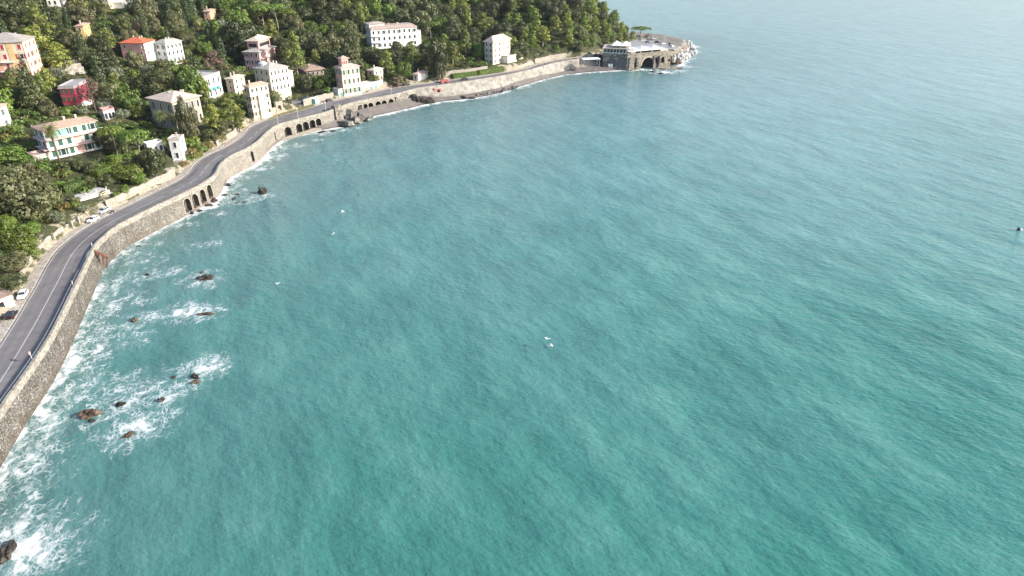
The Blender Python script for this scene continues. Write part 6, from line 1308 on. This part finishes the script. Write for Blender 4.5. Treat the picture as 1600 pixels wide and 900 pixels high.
# the farthest, smallest ones as one mass
CO = []; QV = []; off_ = 0; LV = []; MI = []; kinds_ = ['pine', 'oak', 'grey', 'bright', 'olive', 'cypress', 'conifer', 'shrub']
cache = {}
for q in rest_trees:
    kind = q[1]; vi = int(rg.integers(len(PROTO[kind]))); key = (kind, vi)
    if key not in cache:
        me = PROTO[kind][vi][0]; a = np.empty(len(me.vertices)*3, np.float32); me.vertices.foreach_get('co', a); l_ = np.empty(len(me.vertices), np.float32); me.attributes['lv'].data.foreach_get('value', l_); cache[key] = (a.reshape(-1, 4, 3), l_.reshape(-1, 4))
    a, l_ = cache[key]; s_ = rg.random(len(a)) < .55; a = a[s_].copy(); l_ = l_[s_]
    c_ = a.mean(1, keepdims=True); a = c_ + (a-c_)*1.3
    th = rg.uniform(0, 6.28); sr, sh = q[6]/BASER[kind], q[5]/BASEH[kind]; x_ = (a[..., 0]*math.cos(th)-a[..., 1]*math.sin(th))*sr+q[2]; y_ = (a[..., 0]*math.sin(th)+a[..., 1]*math.cos(th))*sr+q[3]
    CO.append(np.stack([x_, y_, a[..., 2]*sh+q[4]-.2], -1).reshape(-1, 3)); LV.append(np.clip(l_+rg.normal()*.14, 0, 1).ravel()); MI.append(np.full(len(a), kinds_.index(kind)))
if CO:
    CO = np.vstack(CO); me = raw_mesh('woodland', CO, np.arange(len(CO)).reshape(-1, 4), [LM[k if k != 'conifer' else 'oak'] for k in kinds_], mi=np.concatenate(MI)); at = me.attributes.new('lv', 'FLOAT', 'POINT'); at.data.foreach_set('value', np.concatenate(LV).astype(np.float32)); tag(link('woodland', me), 'far mass of evergreen woodland covering the upper slope and headland hill', kind='stuff'); print('WOOD quads', len(CO)//4)
# undergrowth between the trees
CO = []; LV = []; MI = []; pk = [('shrub', LM['shrub']), ('oak', LM['oak']), ('dry', LM['dry']), ('grey', LM['grey'])]; base_q, base_l = None, None
me = PROTO['shrub'][0][0]; a0 = np.empty(len(me.vertices)*3, np.float32); me.vertices.foreach_get('co', a0); a0 = a0.reshape(-1, 4, 3)
nb = 0
for _ in range(22000):
    if nb >= 4600: break
    i = rg.integers(len(cand)); x, y = cand[i]+rg.uniform(-2, 2, 2); 
    if cd_[i] < 4.2 or any((x-p_[0])**2+(y-p_[1])**2 < (p_[2]*.9)**2 for p_ in PADS): continue
    s_ = rg.uniform(.5, 1.35)*(1 if cd_[i] > 9 else .6)
    if any(x0 < pxx[i] < x1 and y0+2 < pyy[i]+12 < y1-2 and dz_ > 900 for (x0, x1, y0, y1, dz_) in RECTS) and rg.random() < .75: continue
    sel = rg.choice(len(a0), 110); a = a0[sel]; c_ = a.mean(1, keepdims=True); a = c_+(a-c_)*1.8; th = rg.uniform(0, 6.28)
    CO.append(np.stack([(a[..., 0]*math.cos(th)-a[..., 1]*math.sin(th))*s_*1.25+x, (a[..., 0]*math.sin(th)+a[..., 1]*math.cos(th))*s_*1.25+y, a[..., 2]*s_*.85+cz[i]-.35], -1).reshape(-1, 3)); LV.append(np.clip(rg.normal(.45, .2, 440), 0, 1)); MI.append(np.full(110, rg.choice(4, p=[.3, .4, .12, .18]))); nb += 1
CO = np.vstack(CO); me = raw_mesh('undergrowth', CO, np.arange(len(CO)).reshape(-1, 4), [m_ for _k, m_ in pk], mi=np.concatenate(MI)); at = me.attributes.new('lv', 'FLOAT', 'POINT'); at.data.foreach_set('value', np.concatenate(LV).astype(np.float32)); tag(link('undergrowth', me), 'low scrub and garden undergrowth on the slope between the trees', kind='stuff')


# ---- sea haze: one closed box of thin even air round everything
m = MB(); m.box((1300, 3200, 125), (6400, 7400, 260)); n = N('haze_air'); pv_ = n.n('ShaderNodeVolumePrincipled'); pv_.inputs['Density'].default_value = HAZE; pv_.inputs['Color'].default_value = (.8, .9, 1, 1); pv_.inputs['Anisotropy'].default_value = .2
n.l(pv_.outputs[0], n.out.inputs['Volume']); hz = m.build('haze', n.m); hz.display_type = 'WIRE'; tag(hz, 'thin pale sea haze lying over the whole bay', kind='stuff')
